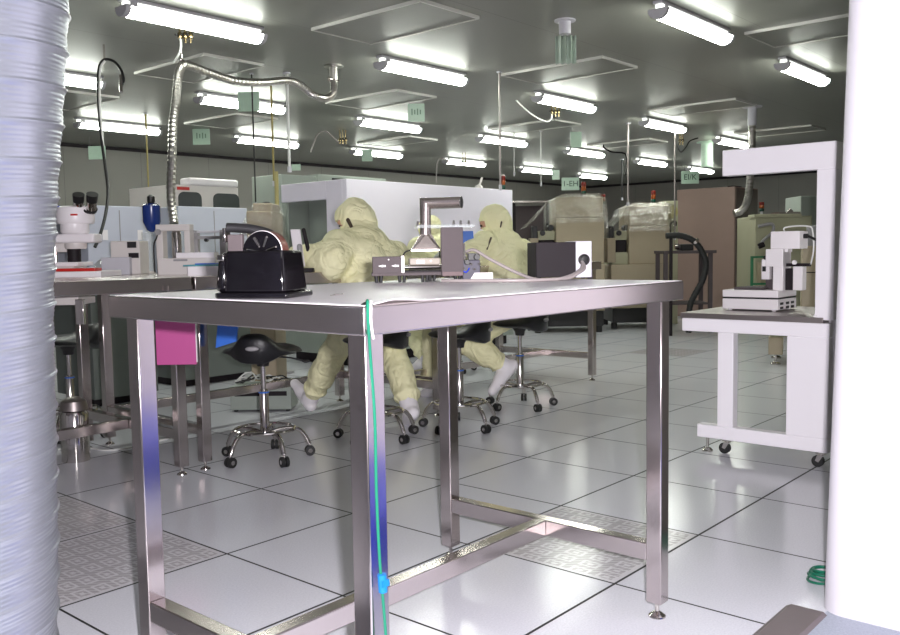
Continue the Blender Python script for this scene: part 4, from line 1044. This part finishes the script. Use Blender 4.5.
# grey cabinet with vents behind the enclosure
a, b = aty(318, 174, 6.6), aty(386, 182, 6.6)
t = abox('ventilated_cabinet', 'grey-green cabinet with top vents rising behind the white enclosure', 'cabinet', a.x, b.x, 6.6, 7.2, 0.0, a.z, 'greygreen')
for dx in (-0.35, 0.15): MB().box(dx, dx+0.25, -0.305, -0.30, a.z-0.06, a.z-0.035).build('vent_slot', 'darkgrey', t)
MB().box(-0.2, 0.28, -0.302, -0.30, a.z-0.11, a.z-0.095).build('teal_label', 'teal', t)
a, b = aty(281, 174, 5.9), aty(316, 172, 5.9)
t = abox('grey_locker', 'plain grey-green locker beside the yellow pole, behind the white enclosure', 'locker', a.x, b.x, 5.9, 6.4, 0, a.z, 'greygreen')
MB().box(-0.1, 0.12, -0.256, -0.25, a.z-0.3, a.z-0.12).build('notice', 'paper', t)
p = at(278, 235, 7.6)
t = thing('yellow_pole', 'yellow pole standing beside the grey-green locker', 'pole', (p.x, p.y, 0))
MB().cyl((0, 0, 0.02), (0, 0, at(278, 172, 7.6).z), 0.018, seg=16).build('pole', 'yellow', t); MB().cyl((0, 0, 0), (0, 0, 0.02), 0.1, seg=20).build('base_plate', 'grey', t)

# ================================================================== FAR MACHINES
def signal_tower(t, q, h=0.17, r=0.03, pole=0.05):
    tw = MB().cyl(q, q+V((0, 0, pole)), 0.014, seg=10).build('signal_tower', 'lightgrey', t)
    for i, c in enumerate(('greenlens', 'amberlens', 'redlens')):
        z = pole+h/3*i
        MB().lathe([(r*0.9, z), (r, z+0.004), (r, z+h/3-0.008), (r*0.9, z+h/3-0.002)], q, (0, 0, 1), 14).build(('green', 'amber', 'red')[i]+'_lens', c, tw)
    return tw
def bonder(label, px0, px1, ytop, d, towers, slope_px):
    k = LP('wire_bonder', label, 'machine', (px0+px1)/2, d, 0, 0.0, 'tan machines draped in clear plastic')
    X, Z, t = k.X, k.Z, k.t
    bx = px0+0.36*(px1-px0)
    MB().box(X(px0+4), X(px1), -0.35, 0.45, 0.27, Z(264)).build('base_cabinet', 'tan', t, 0.01)
    MB().box(X(px0+6), X(px1-1), -0.33, 0.43, 0.08, 0.27).build('base_shade', 'blackm', t, 0.01)  # black box stands in for the shade at the machine's foot
    for x in (X(px0+8), X(px1-5)):
        for y in (-0.28, 0.38): MB().cyl((x, y, 0), (x, y, 0.08), 0.04, seg=12).build('foot', 'rubber', t)
    MB().box(X(bx), X(px1), -0.3, 0.4, Z(264), Z(ytop+22)).build('body', 'tan', t, 0.01)
    MB().box(X(bx), X(px1-1), -0.3, 0.38, Z(ytop+22), Z(ytop+2)).build('head', 'tan', t, 0.015)
    MB().box(X(px0+6), X(bx), -0.25, 0.3, Z(264), Z(252)).build('work_deck', 'tan2', t, 0.006)
    MB().box(X(px0+1), X(px0+9), -0.32, -0.05, Z(262), Z(238)).build('panel_box', 'tan', t, 0.006)
    MB().box(X(px0+11), X(bx-1), -0.2, 0.1, Z(260), Z(240)).build('tooling', 'darkgrey', t, 0.01)
    m = MB()
    m.cyl((X(px0+14), -0.22, Z(233)), (X(px0+14), -0.1, Z(233)), 0.035, seg=14); m.cyl((X(px0+22), -0.2, Z(228)), (X(px0+22), 0.0, Z(228)), 0.04, seg=14); m.box(X(px0+4), X(px0+9), -0.2, 0.0, Z(238), Z(226)); m.build('microscope_head', 'blackm', t, 0.006)
    MB().box(X(px0+10), X(bx), -0.18, -0.02, Z(240), Z(231)).build('head_bracket', 'tan2', t, 0.006)
    # film draped over the head down to the front
    m = MB(); rs = []
    n = 14
    for i, (ax, ay) in enumerate(((px0-3, ytop+30), (px0+4, ytop+23), (px0+16, ytop+11), (bx-1, ytop+1.5), (bx+8, ytop-0.6), (px1-6, ytop-0.4), (px1+1.5, ytop+2), (px1+2.2, ytop+20), (px1+2.5, ytop+42))):
        row = []
        for j in range(n+1):
            y = -0.4+0.85*j/n
            nz = 0.07*noise.noise(V((i*1.3, j*0.9, px0)))
            row.append(V((X(ax)+nz, y, Z(ay)+nz*0.7+(0.0 if i in (4, 5) else -0.02*abs(j/n-0.5)))))
        rs.append(row)
    vs = [[m.bm.verts.new(p) for p in r] for r in rs]
    for a_, b_ in zip(vs, vs[1:]):
        for j in range(n): m.bm.faces.new((a_[j], a_[j+1], b_[j+1], b_[j]))
    # hanging front skirt of film
    fr = [r[0] for r in vs]
    low = [m.bm.verts.new(V((v.co.x, v.co.y-0.03-0.03*(i % 2), min(v.co.z, Z(ytop+ (27 if 1 < i < 7 else 44)))))) for i, v in enumerate(fr)]
    for i in range(2, 7): m.bm.faces.new((fr[i], fr[i+1], low[i+1], low[i]))
    m.build('plastic_cover', 'film', t, ang=180)
    for (px, py0, hh) in towers:
        signal_tower(t, V((X(px), 0.1, Z(ytop+3))), hh, 0.032, 0.06)
    return k
bonder('tan machine under clear plastic behind the dark controller box, with a red topped signal tower', 527, 600, 197, 11.2, [(585, 180, 0.17)], 0)
bonder('tan machine under clear plastic right of the dark controller box, by the greenish post cabinet', 602, 664, 205, 11.6, [(655, 188, 0.17), (604.5, 188, 0.13)], 0)
k = LP('grey_rack', 'dark open rack with a bright top rail, just right of the white enclosure', 'rack', 527, 12.6, 0)
for px in (513, 546): k.box('post', 'darkgrey', px, px+3, 202, 0, 0, 0.05, 0.003, to_base=True)
k.box('top_rail', 'steel', 511, 551, 201, 203, -0.02, 0.3, 0.003); k.box('shelf', 'grey', 513, 549, 245, 247, 0.05, 0.3, 0.003); k.box('back_sheet', 'plate', 516, 546, 205, 300, 0.3, 0.32, 0.003, to_base=True)
# brown cabinet
a, b = atx(677, 190, 9.7), atx(735, 187, 9.7); c = aty(758, 192, b.y)
t = thing('brown_cabinet', 'tall brown board-clad cabinet in the back right', 'cabinet', (9.7, b.y, 0))
W, Dp, Hh = c.x-9.7, a.y-b.y, a.z
MB().box(0, W, 0, Dp, 0.02, Hh).build('body', 'brown', t, 0.006); MB().box(0.05, W-0.05, 0.05, Dp-0.05, 0, 0.02).build('plinth', 'darkgrey', t)
MB().box(0.02, W-0.05, -0.012, -0.0, 0.05, Hh-0.02).build('darker_side', mat('dark_brown_side', rgb(112, 98, 92), 0.5), t)  # thin sheet on one side, a darker brown than the body
MB().box(0.1, 0.35, 0.05, 0.15, Hh, Hh+0.02).build('top_strip', 'darkgrey', t)
# post cabinet with yellow disc
k = LP('post_cabinet', 'narrow greenish cabinet with a yellow disc, left of the brown cabinet', 'cabinet', 670, 11.9, 0)
k.box('body', 'tan2', 663, 678, 201, 0, 0, 0.3, 0.008, to_base=True)
MB().cyl((k.X(671), -0.006, k.Z(212)), (k.X(671), 0, k.Z(212)), 0.09, seg=24).build('yellow_disc', 'yellow', k.t)
MB().tube([(k.X(670), -0.01, k.Z(236)), (k.X(670), -0.03, k.Z(224)), (k.X(675), -0.03, k.Z(222)), (k.X(675), -0.03, k.Z(226))], 0.014, 8, 4).build('hook', 'darkgrey', k.t)
k = LP('utility_cart', 'dark metal utility cart in front of the brown cabinet', 'cart', 690, 10.6, 0)
for px in (666, 711):
    for y in (0, 0.4): k.box('leg', 'plate', px-2, px+2, 253, 0, y, y+0.04, 0.003, to_base=True)
k.box('tabletop', 'plate', 663, 716, 250.5, 253.5, -0.03, 0.47, 0.004); k.box('lower_shelf', 'plate', 668, 709, 303, 305, 0.0, 0.44, 0.003)
k = LP('black_motor', 'black motor unit standing on the dark utility cart', 'motor', 688, 10.6, LP.Z(k, 250.5)+k.zb)
k.box('motor_body', 'blackm', 683, 696, 244, 250.5, 0.1, 0.3, 0.01, to_base=True); MB().cyl((k.X(683), 0.2, 0.05), (k.X(679), 0.2, 0.05), 0.035, seg=14).build('shaft', 'steel', k.t)
k = LP('black_hose', 'thick black hose arching from the cart down towards the floor', 'hose', 690, 10.3, 0)
MB().tube([V((k.X(666), 0.0, k.Z(235.5))), V((k.X(680), 0, k.Z(235.5))), V((k.X(692), 0, k.Z(240))), V((k.X(701), 0, k.Z(250))), V((k.X(706), 0, k.Z(264))), V((k.X(703), 0, k.Z(280))), V((k.X(695), 0, k.Z(295))), V((k.X(690), 0, k.Z(308))), V((k.X(689), 0.0, 0.035))], 0.036, 12, 8, 0.05).build('hose', 'rubber', k.t)
MB().cyl((k.X(694.5), -0.0, k.Z(240.5)), (k.X(696.5), -0.0, k.Z(242.5)), 0.044, seg=14).build('clamp', 'steel', k.t)
MB().cyl((k.X(671), 0.0, 0.0), (k.X(671), 0.0, k.Z(236)), 0.02, seg=10).build('hose_post', 'darkgrey', k.t)

# machines seen through the workstation
k = LP('tower_machine', 'tan machine with a small red signal light seen through the white workstation', 'machine', 780, 11.0, 0)
k.box('body', 'tan2', 755, 812, 216, 0, 0, 0.7, 0.01, to_base=True)
k.box('front_block', 'tan', 757, 784, 262, 330, -0.12, 0.0, 0.01, to_base=True)
k.box('top_ledge', 'tan2', 753, 800, 214, 217.5, -0.04, 0.2, 0.006)
MB().tube([V((k.X(757), -0.03, k.Z(226))), V((k.X(770), -0.05, k.Z(224))), V((k.X(771), -0.05, k.Z(232))), V((k.X(762), -0.05, k.Z(240))), V((k.X(758), -0.05, k.Z(247)))], 0.02, 8, 5).build('pipework', 'grey', k.t)
MB().cyl((k.X(757), -0.06, k.Z(246)), (k.X(762), -0.06, k.Z(244)), 0.035, seg=12).build('valve', 'darkgrey', k.t)
MB().cyl((k.X(790), 0.1, k.Z(214)), (k.X(794), 0.1, k.Z(214)+0.05), 0.03, seg=10).box(k.X(778), k.X(800), 0.0, 0.25, k.Z(214), k.Z(212)).build('top_tray', 'steel', k.t)
signal_tower(k.t, V((k.X(764), 0.1, k.Z(215))), 0.12, 0.03, 0.05)
k = LP('green_frame_stand', 'green steel frame standing before the tan machine, behind the measuring instrument', 'frame', 763, 10.4, 0)
for px in (752.5, 772): k.box('post', 'greenframe', px-1.2, px+1.2, 256, 0, 0, 0.03, 0.002, to_base=True)
for py in (256, 283): k.box('rail', 'greenframe', 752, 773, py, py+2, 0, 0.03, 0.002)
k = LP('legged_machine', 'tan and grey machine on levelling legs behind the white workstation', 'machine', 795, 7.6, 0, -0.37)
k.box('upper_body', 'grey', 806, 822, 226, 262, 0.0, 0.5, 0.008); k.box('body', 'tan', 801, 826, 246, 330, -0.02, 0.55, 0.01)
k.box('deck', 'tan2', 772, 826, 312, 338, -0.02, 0.55, 0.01)
k.box('drawer_gap', 'darkgrey', 802, 825, 272, 273, -0.024, -0.02, 0.0)
for px, y in ((778, 0.02), (820, 0.02), (778, 0.48), (820, 0.48)):
    lg = MB().box(k.X(px)-0.06, k.X(px)+0.06, y-0.04, y+0.06, 0.09, k.Z(338)).build('leg', 'tan', k.t, 0.006)
    MB().cyl((k.X(px), y, 0.02), (k.X(px), y, 0.09), 0.012, seg=10).lathe([(0.045, 0), (0.045, 0.012), (0.02, 0.025)], (k.X(px), y, 0), (0, 0, 1), 16).build('foot', 'chrome', lg)
k = LP('grey_partition_box', 'pale grey-green tall unit at the far right seen through the workstation', 'unit', 812, 13.0, 0)
k.box('body', 'greygreen', 800, 835, 196, 0, 0, 0.6, 0.01, to_base=True)

# ================================================================== HANGING SERVICES
def hang(name, label, cat, px, py, d, group=None):
    p = at(px, py, d); t = thing(name, label, cat, (p.x, p.y, ZC), 0, group); o = V((p.x, p.y, ZC))
    return t, (lambda a, b, dd=d: at(a, b, dd)-o)
# silver flexible hose
t, q = hang('flexible_steel_hose', 'long silver flexible hose dropping at left and sweeping across to a ceiling stub', 'hose', 334, 84, 7.6)
pts = [V((0, 0, -0.14)), q(333, 93, 7.6), q(326, 98.5, 7.55), q(313, 95, 7.5), q(300, 85, 7.4), q(286, 80.5, 7.3), q(262, 82.5, 7.1), q(235, 81, 6.9), q(212, 74, 6.7), q(190, 66, 6.5), q(182, 66.5, 6.4), q(178, 78, 6.35), q(176, 100, 6.3), q(173, 125, 6.25), q(172, 160, 6.2), q(171, 195, 6.2), q(174, 224, 6.15)]
MB().tube(pts, 0.031, 14, 14, 0.06).build('hose', 'flexsteel', t, ang=20)
MB().lathe([(0.085, 0), (0.085, -0.012), (0.04, -0.014), (0.036, -0.14)], (0, 0, 0), (0, 0, 1), 20).build('ceiling_stub', 'flexsteel', t)
MB().torus((0, 0, -0.13), 0.036, 0.007).cyl((-0.06, 0, -0.12), (-0.03, 0, -0.12), 0.02, seg=10).build('clamp', 'steel', t)
MB().cyl(q(182, 58, 6.4), V((q(182, 58, 6.4).x, q(182, 58, 6.4).y, 0.0)), 0.004, seg=8).tube([q(178, 66, 6.4), q(182, 59, 6.4), q(186, 66, 6.4)], 0.006, 8, 4).build('hanger', 'steel', t)
# gas valve with white tube
def valve_set(label, px, py, d, n, tube_pts, tm='whitetube'):
    t, q = hang('gas_valve', label, 'valve', px, py, d, 'ceiling gas valves')
    for i in range(n):
        b = q(px+i*5.5*6.0/d, py, d)
        v = MB().cyl((b.x, b.y, 0), (b.x, b.y, b.z-0.05), 0.009, seg=10).build('drop_pipe', 'brass', t)
        MB().lathe([(0.014, 0.0), (0.018, 0.01), (0.018, 0.035), (0.012, 0.045)], (b.x, b.y, b.z-0.02), (0, 0, 1), 12).build('valve_body', 'brass', v)
        MB().box(b.x-0.04, b.x+0.006, b.y-0.006, b.y+0.006, b.z-0.002, b.z+0.01).build('lever', 'blackm', v, 0.002)
    if tube_pts: MB().tube([q(*p) for p in tube_pts], 0.0085, 8, 6).build('tube', tm, t)
    return t
valve_set('brass gas valve with a white tube under the nearest ceiling lamp at upper left', 180, 36, 6.3, 3, [(180, 37, 6.3), (181, 46, 6.3), (179, 54, 6.3), (174, 62, 6.35)])
valve_set('brass gas valves feeding a white looped tube, right of centre', 552, 112, 9.9, 3, [(552, 113, 9.9), (551, 119, 9.9), (546, 121.5, 9.85), (534, 116, 9.7), (524, 108, 9.6), (515, 99, 9.5)])
valve_set('small brass valve with a grey hose loop below the distant filter panel', 463, 162, 14.5, 2, [(463, 163, 14.5), (458, 167, 14.5), (450, 163, 14.5), (443, 158, 14.4), (438, 161, 14.4), (436.5, 172, 14.4), (436.5, 183, 14.4)], 'hose')
valve_set('small dark valve with a thin pale looped tube left of the middle lamps', 340, 140, 11.6, 3, [(339, 143, 11.6), (333, 137, 11.6), (326, 131.5, 11.6), (318, 134, 11.6), (313, 145, 11.6), (311, 152, 11.6)], 'hose')
valve_set('dark valve with looping black wires under the lamp right of centre', 680, 141, 11.9, 2, [(680, 142, 11.9), (678, 147, 11.9), (681, 152, 11.9), (686, 147, 11.9), (690, 141, 11.9), (698, 138, 11.9)], 'blackm')
# black air hose at left
t, q = hang('black_air_hose', 'black air hose arching from the ceiling above the microscope', 'hose', 104, 52, 6.7)
MB().cyl((0, 0, 0), (0, 0, q(104, 58, 6.67).z), 0.008, seg=8).build('drop_rod', 'steel', t)
MB().tube([q(121, 87, 6.52), q(123.5, 80, 6.56), q(121, 70, 6.61), q(114, 61.5, 6.65), q(105, 59.5, 6.66), q(99.5, 66, 6.63), q(98, 82, 6.55), q(98.5, 105, 6.43), q(101, 135, 6.27), q(105, 165, 6.12), q(108, 190, 5.99), q(106, 212, 5.88), q(101, 232, 5.78), q(95, 247, 5.70)], 0.0105, 10, 8).build('hose', 'blackm', t)
MB().tube([q(105, 61, 6.65), q(100.5, 68, 6.62), q(99.5, 84, 6.54), q(100, 106, 6.42), q(102, 133, 6.28), q(103, 146, 6.22)], 0.009, 8, 6).build('white_tube', 'whitetube', t)
MB().cyl(q(121, 76, 6.58), q(121, 92, 6.49), 0.016, 0.012, 10).build('nozzle', 'steel', t)
# vertical conduits and thin tubes
def conduit(label, px, py1, d, r, m, py0=None, name='conduit', kink=None):
    t, q = hang(name, label, 'conduit' if name == 'conduit' else 'tube', px, 150, d, 'thin vertical pipes from the ceiling')
    b = q(px, py1, d)
    MB().cyl((0, 0, 0), (0, 0, b.z), r, seg=10).build('pipe', m, t)
    MB().cyl((0, 0, -0.012), (0, 0, 0), r*2.6, seg=14).build('ceiling_cup', 'lightgrey', t)
    MB().cyl((0, 0, b.z), (0, 0, b.z+0.05), r*1.5, seg=10).build('end_fitting', 'lightgrey', t)
conduit('thin steel conduit dropping to the white enclosure roof beside its signal tower', 500, 190, 8.0, 0.010, 'steel_dull')
conduit('thin steel conduit dropping to the plastic-draped machine at right', 628, 206, 11.4, 0.013, 'steel_dull')
conduit('thin grey conduit left of the lettered sign, ending near the yellow disc cabinet', 675, 240, 11.6, 0.011, 'steel_dull')
conduit('pale tube dropping behind the silver hose, right of the clear sign pouch', 289, 172, 7.9, 0.013, 'whitetube', name='air_tube')
conduit('yellow air tube hanging from the lamp left of the silver hose', 147, 204, 10.0, 0.010, 'yellowtube', name='air_tube')
conduit('yellow air tube hanging above the yellow pole', 273, 186, 8.4, 0.010, 'yellowtube', name='air_tube')
conduit('black power cord hanging above the small tan wrapped machine', 254, 208, 7.9, 0.007, 'blackm', name='power_cord')
conduit('black conduit running down the end wall between two lamps', 622, 200, 16.0, 0.014, 'blackm')
conduit('small pendant cord with a pale tip left of the lettered card', 541, 186, 12.0, 0.008, 'whitetube', name='pendant_cord')
conduit('small pendant cord with a pale tip beside the hose loop', 514, 176, 12.0, 0.008, 'whitetube', name='pendant_cord')
# ceiling duct stub with wrapped bag sign
t, q = hang('sign_pipe_stub', 'short ceiling pipe stub with folded clear plastic tied around it, top right of centre', 'pipe stub', 565, 31, 6.2)
MB().lathe([(0.075, 0), (0.075, -0.01), (0.042, -0.012), (0.042, -0.10)], (0, 0, 0), (0, 0, 1), 22).build('stub', 'lightgrey', t)
zt0 = q(565, 35).z; zb0 = q(565, 64).z; r_ = V((_r.x, _r.y, 0)).normalized(); f_ = V((_f.x, _f.y, 0)).normalized()
m = MB(); rows = []
for zz, wv in ((zt0-0.01, 0.8), (zt0-0.06, 0.9), (zb0+0.04, 1.0), (zb0, 1.0)):
    rows.append([r_*((i/12-0.5)*0.145) + f_*(0.028*wv*math.sin(i*1.9)-0.025) + V((0, 0, zz)) for i in range(13)])
vs = [[m.bm.verts.new(p) for p in r] for r in rows]
for a_, b_ in zip(vs, vs[1:]):
    for j in range(12): m.bm.faces.new((a_[j], a_[j+1], b_[j+1], b_[j]))
o = m.build('folded_plastic', mat('pale_green_plastic', rgb(196, 212, 198), 0.15, alpha=0.75), t, ang=30)
so = o.modifiers.new('thick', 'SOLIDIFY'); so.thickness = 0.002
# signs
def text_mesh(name, s, size, m, parent, loc, rot):
    cu = bpy.data.curves.new(name, 'FONT'); cu.body = s; cu.size = size; cu.align_x = 'CENTER'; cu.align_y = 'CENTER'; cu.extrude = 0.0008
    ob = bpy.data.objects.new(name, cu); COL.objects.link(ob); dg = bpy.context.evaluated_depsgraph_get(); dg.update()
    me = bpy.data.meshes.new_from_object(ob.evaluated_get(dg)); bpy.data.objects.remove(ob)
    me.materials.clear(); me.materials.append(M[m])
    o = bpy.data.objects.new(name, me); COL.objects.link(o); o.parent = parent; o.location = loc; o.rotation_euler = rot
    return o
def sign(label, px0, px1, py0, py1, d, text=None, turn=0.0, m='sign', marks=False):
    k = LP('hanging_sign', label, 'sign', (px0+px1)/2, d, ZC, turn, 'small pale signs hanging from the ceiling')
    w = (px1-px0)/2/k.s; zt_, zb_ = k.Z(py0), k.Z(py1)
    c = MB().box(-w, w, -0.003, 0.003, zb_, zt_).build('card', m, k.t)
    ln = MB()
    for sx in (-0.8, 0.8): ln.cyl((sx*w, 0, zt_), (sx*w, 0, 0), 0.0015, seg=6)
    ln.build('hanger_wire', 'grey', k.t)
    if text: text_mesh('lettering', text, (zt_-zb_)*0.62, 'ink', c, (0, -0.0045, (zt_+zb_)/2), (PI/2, 0, 0))
    if marks:
        mm = MB(); n = 4
        for i in range(n):
            x = -w*0.5+w*i/(n-1); hgt = (zt_-zb_)*(0.16 if i % 2 else 0.22)
            mm.box(x-w*0.07, x+w*0.07, -0.0045, -0.003, (zt_+zb_)/2-hgt*0.6, (zt_+zb_)/2+hgt)
        mm.build('faded_marks', mat('faded_ink', rgb(110, 136, 118), 0.6), c)
    return k.t
sign('pale green sign with faded marks hanging right of the silver hose', 197, 214, 129.5, 145.5, 11.4, marks=True)
sign('clear sign pouch hanging before the lamp at upper left', 243, 264, 94, 113, 8.7, m='sign')
sign('pale sign hanging at the right end of the centre lamp', 410.5, 427, 105.5, 123, 9.4, marks=True)
sign('small pale sign hanging before the left part of a far lamp', 364, 374.5, 150.5, 162, 13.3)
sign('pale green card hanging at the left end of a lamp right of centre', 571, 582, 133, 148, 11.7)
sign('pale green sign lettered in dark green left of the signal tower', 562, 579.5, 178, 190.5, 16.5, '1-EH')
sign('pale green sign with dark letters left of the brown cabinet top', 681, 698.5, 171.5, 184, 16.5, 'EI/K')
sign('clear small sign above the black air hose bend', 93, 110, 147, 160, 11.8)
sign('small folded pale card beside the far lamp above the lettered card', 552.5, 560, 170.5, 180, 16.0)
sign('small pale tag behind the yellow pole on the ceiling', 294, 303, 165, 171, 14.3)
# pale duct pieces on the right ceiling
t, q = hang('flexible_steel_hose', 'pale flexible hose hanging behind the white workstation roof beam', 'hose', 752, 130, 10.2)
MB().lathe([(0.11, 0), (0.11, -0.012), (0.05, -0.014), (0.05, -0.22)], (0, 0, 0), (0, 0, 1), 20).build('ceiling_stub', 'lightgrey', t)
MB().tube([V((0, 0, -0.2)), q(752, 150), q(751, 168), q(749, 190), q(746, 204), q(741, 211), q(734, 213.5)], 0.042, 12, 12, 0.06).build('hose', 'flexsteel', t, ang=20)
t, q = hang('pipe_stub', 'short pale pipe stub on the ceiling above the lettered sign', 'pipe stub', 707, 155, 13.6)
MB().lathe([(0.16, 0), (0.16, -0.012), (0.09, -0.014), (0.09, q(707, 167).z)], (0, 0, 0), (0, 0, 1), 20).build('stub', 'sign', t)
t, q = hang('pipe_elbow', 'grey pipe elbow crossing below the ceiling right of the far lamps', 'pipe', 604, 150, 13.6)
MB().tube([V((0, 0, 0)), V((0, 0, -0.06)), q(612, 152), q(623, 153), q(626, 157), q(626, 175)], 0.012, 10, 5).build('pipe', 'darkgrey', t)

# ================================================================== DOORWAY SIDE (mirrored in the table legs)
t = thing('blue_tote', 'low deep-blue plastic tote on the doorway floor, mirrored in the table legs', 'tote', (-0.16, -1.6, 0))
m = MB(); m.box(-0.32, 0.32, -0.5, 0.5, 0, 0.012); m.box(-0.32, -0.31, -0.5, 0.5, 0.012, 0.2); m.box(0.31, 0.32, -0.5, 0.5, 0.012, 0.2); m.box(-0.31, 0.31, -0.5, -0.49, 0.012, 0.2); m.box(-0.31, 0.31, 0.49, 0.5, 0.012, 0.2)
m.build('tub', 'deepblue', t)
MB().box(-0.335, 0.335, -0.515, 0.515, 0.2, 0.212).build('lid', 'deepblue', t, 0.004)

# ================================================================== LIGHT
w = bpy.data.worlds.new('World'); scene.world = w; w.use_nodes = True
w.node_tree.nodes['Background'].inputs[0].default_value = (0.5, 0.52, 0.55, 1); w.node_tree.nodes['Background'].inputs[1].default_value = 0.02
# the photographer's flash, just right of and above the lens
fl = bpy.data.lights.new('camera_flash', 'AREA'); fl.shape = 'RECTANGLE'; fl.size = 0.035; fl.size_y = 0.02; fl.energy = 98; fl.color = (1.0, 0.96, 1.0)
fo = bpy.data.objects.new('camera_flash', fl); COL.objects.link(fo)
fo.location = CAM + _r*0.055 + _u*0.035
R3 = Matrix((_r, _u, -_f)).transposed()
fo.rotation_euler = R3.to_euler()
# unseen fill light added under the corridor ceiling
dl = bpy.data.lights.new('corridor_fill', 'AREA'); dl.shape = 'RECTANGLE'; dl.size = 1.2; dl.size_y = 0.3; dl.energy = 6; dl.color = (1, 0.98, 0.95)
do = bpy.data.objects.new('corridor_fill', dl); COL.objects.link(do); do.location = (-1.6, -2.2, ZC-0.02)

# ================================================================== CAMERA + VIEW
cd = bpy.data.cameras.new('camera'); cd.sensor_fit = 'HORIZONTAL'; cd.sensor_width = 36.0; cd.lens = 36.0*FPX/900.0
cd.clip_start = 0.02; cd.clip_end = 200
co = bpy.data.objects.new('camera', cd); COL.objects.link(co); co.location = CAM; co.rotation_euler = R3.to_euler(); scene.camera = co
vs_ = scene.view_settings; vs_.view_transform = 'Standard'; vs_.look = 'None'; vs_.gamma = 1.0; vs_.use_curve_mapping = False
vs_.exposure = 0.45
try:
    scene.cycles.use_denoising = True; scene.cycles.max_bounces = 8; scene.cycles.diffuse_bounces = 4; scene.cycles.glossy_bounces = 4
    scene.cycles.transparent_max_bounces = 12; scene.cycles.sample_clamp_indirect = 6.0
except Exception: pass
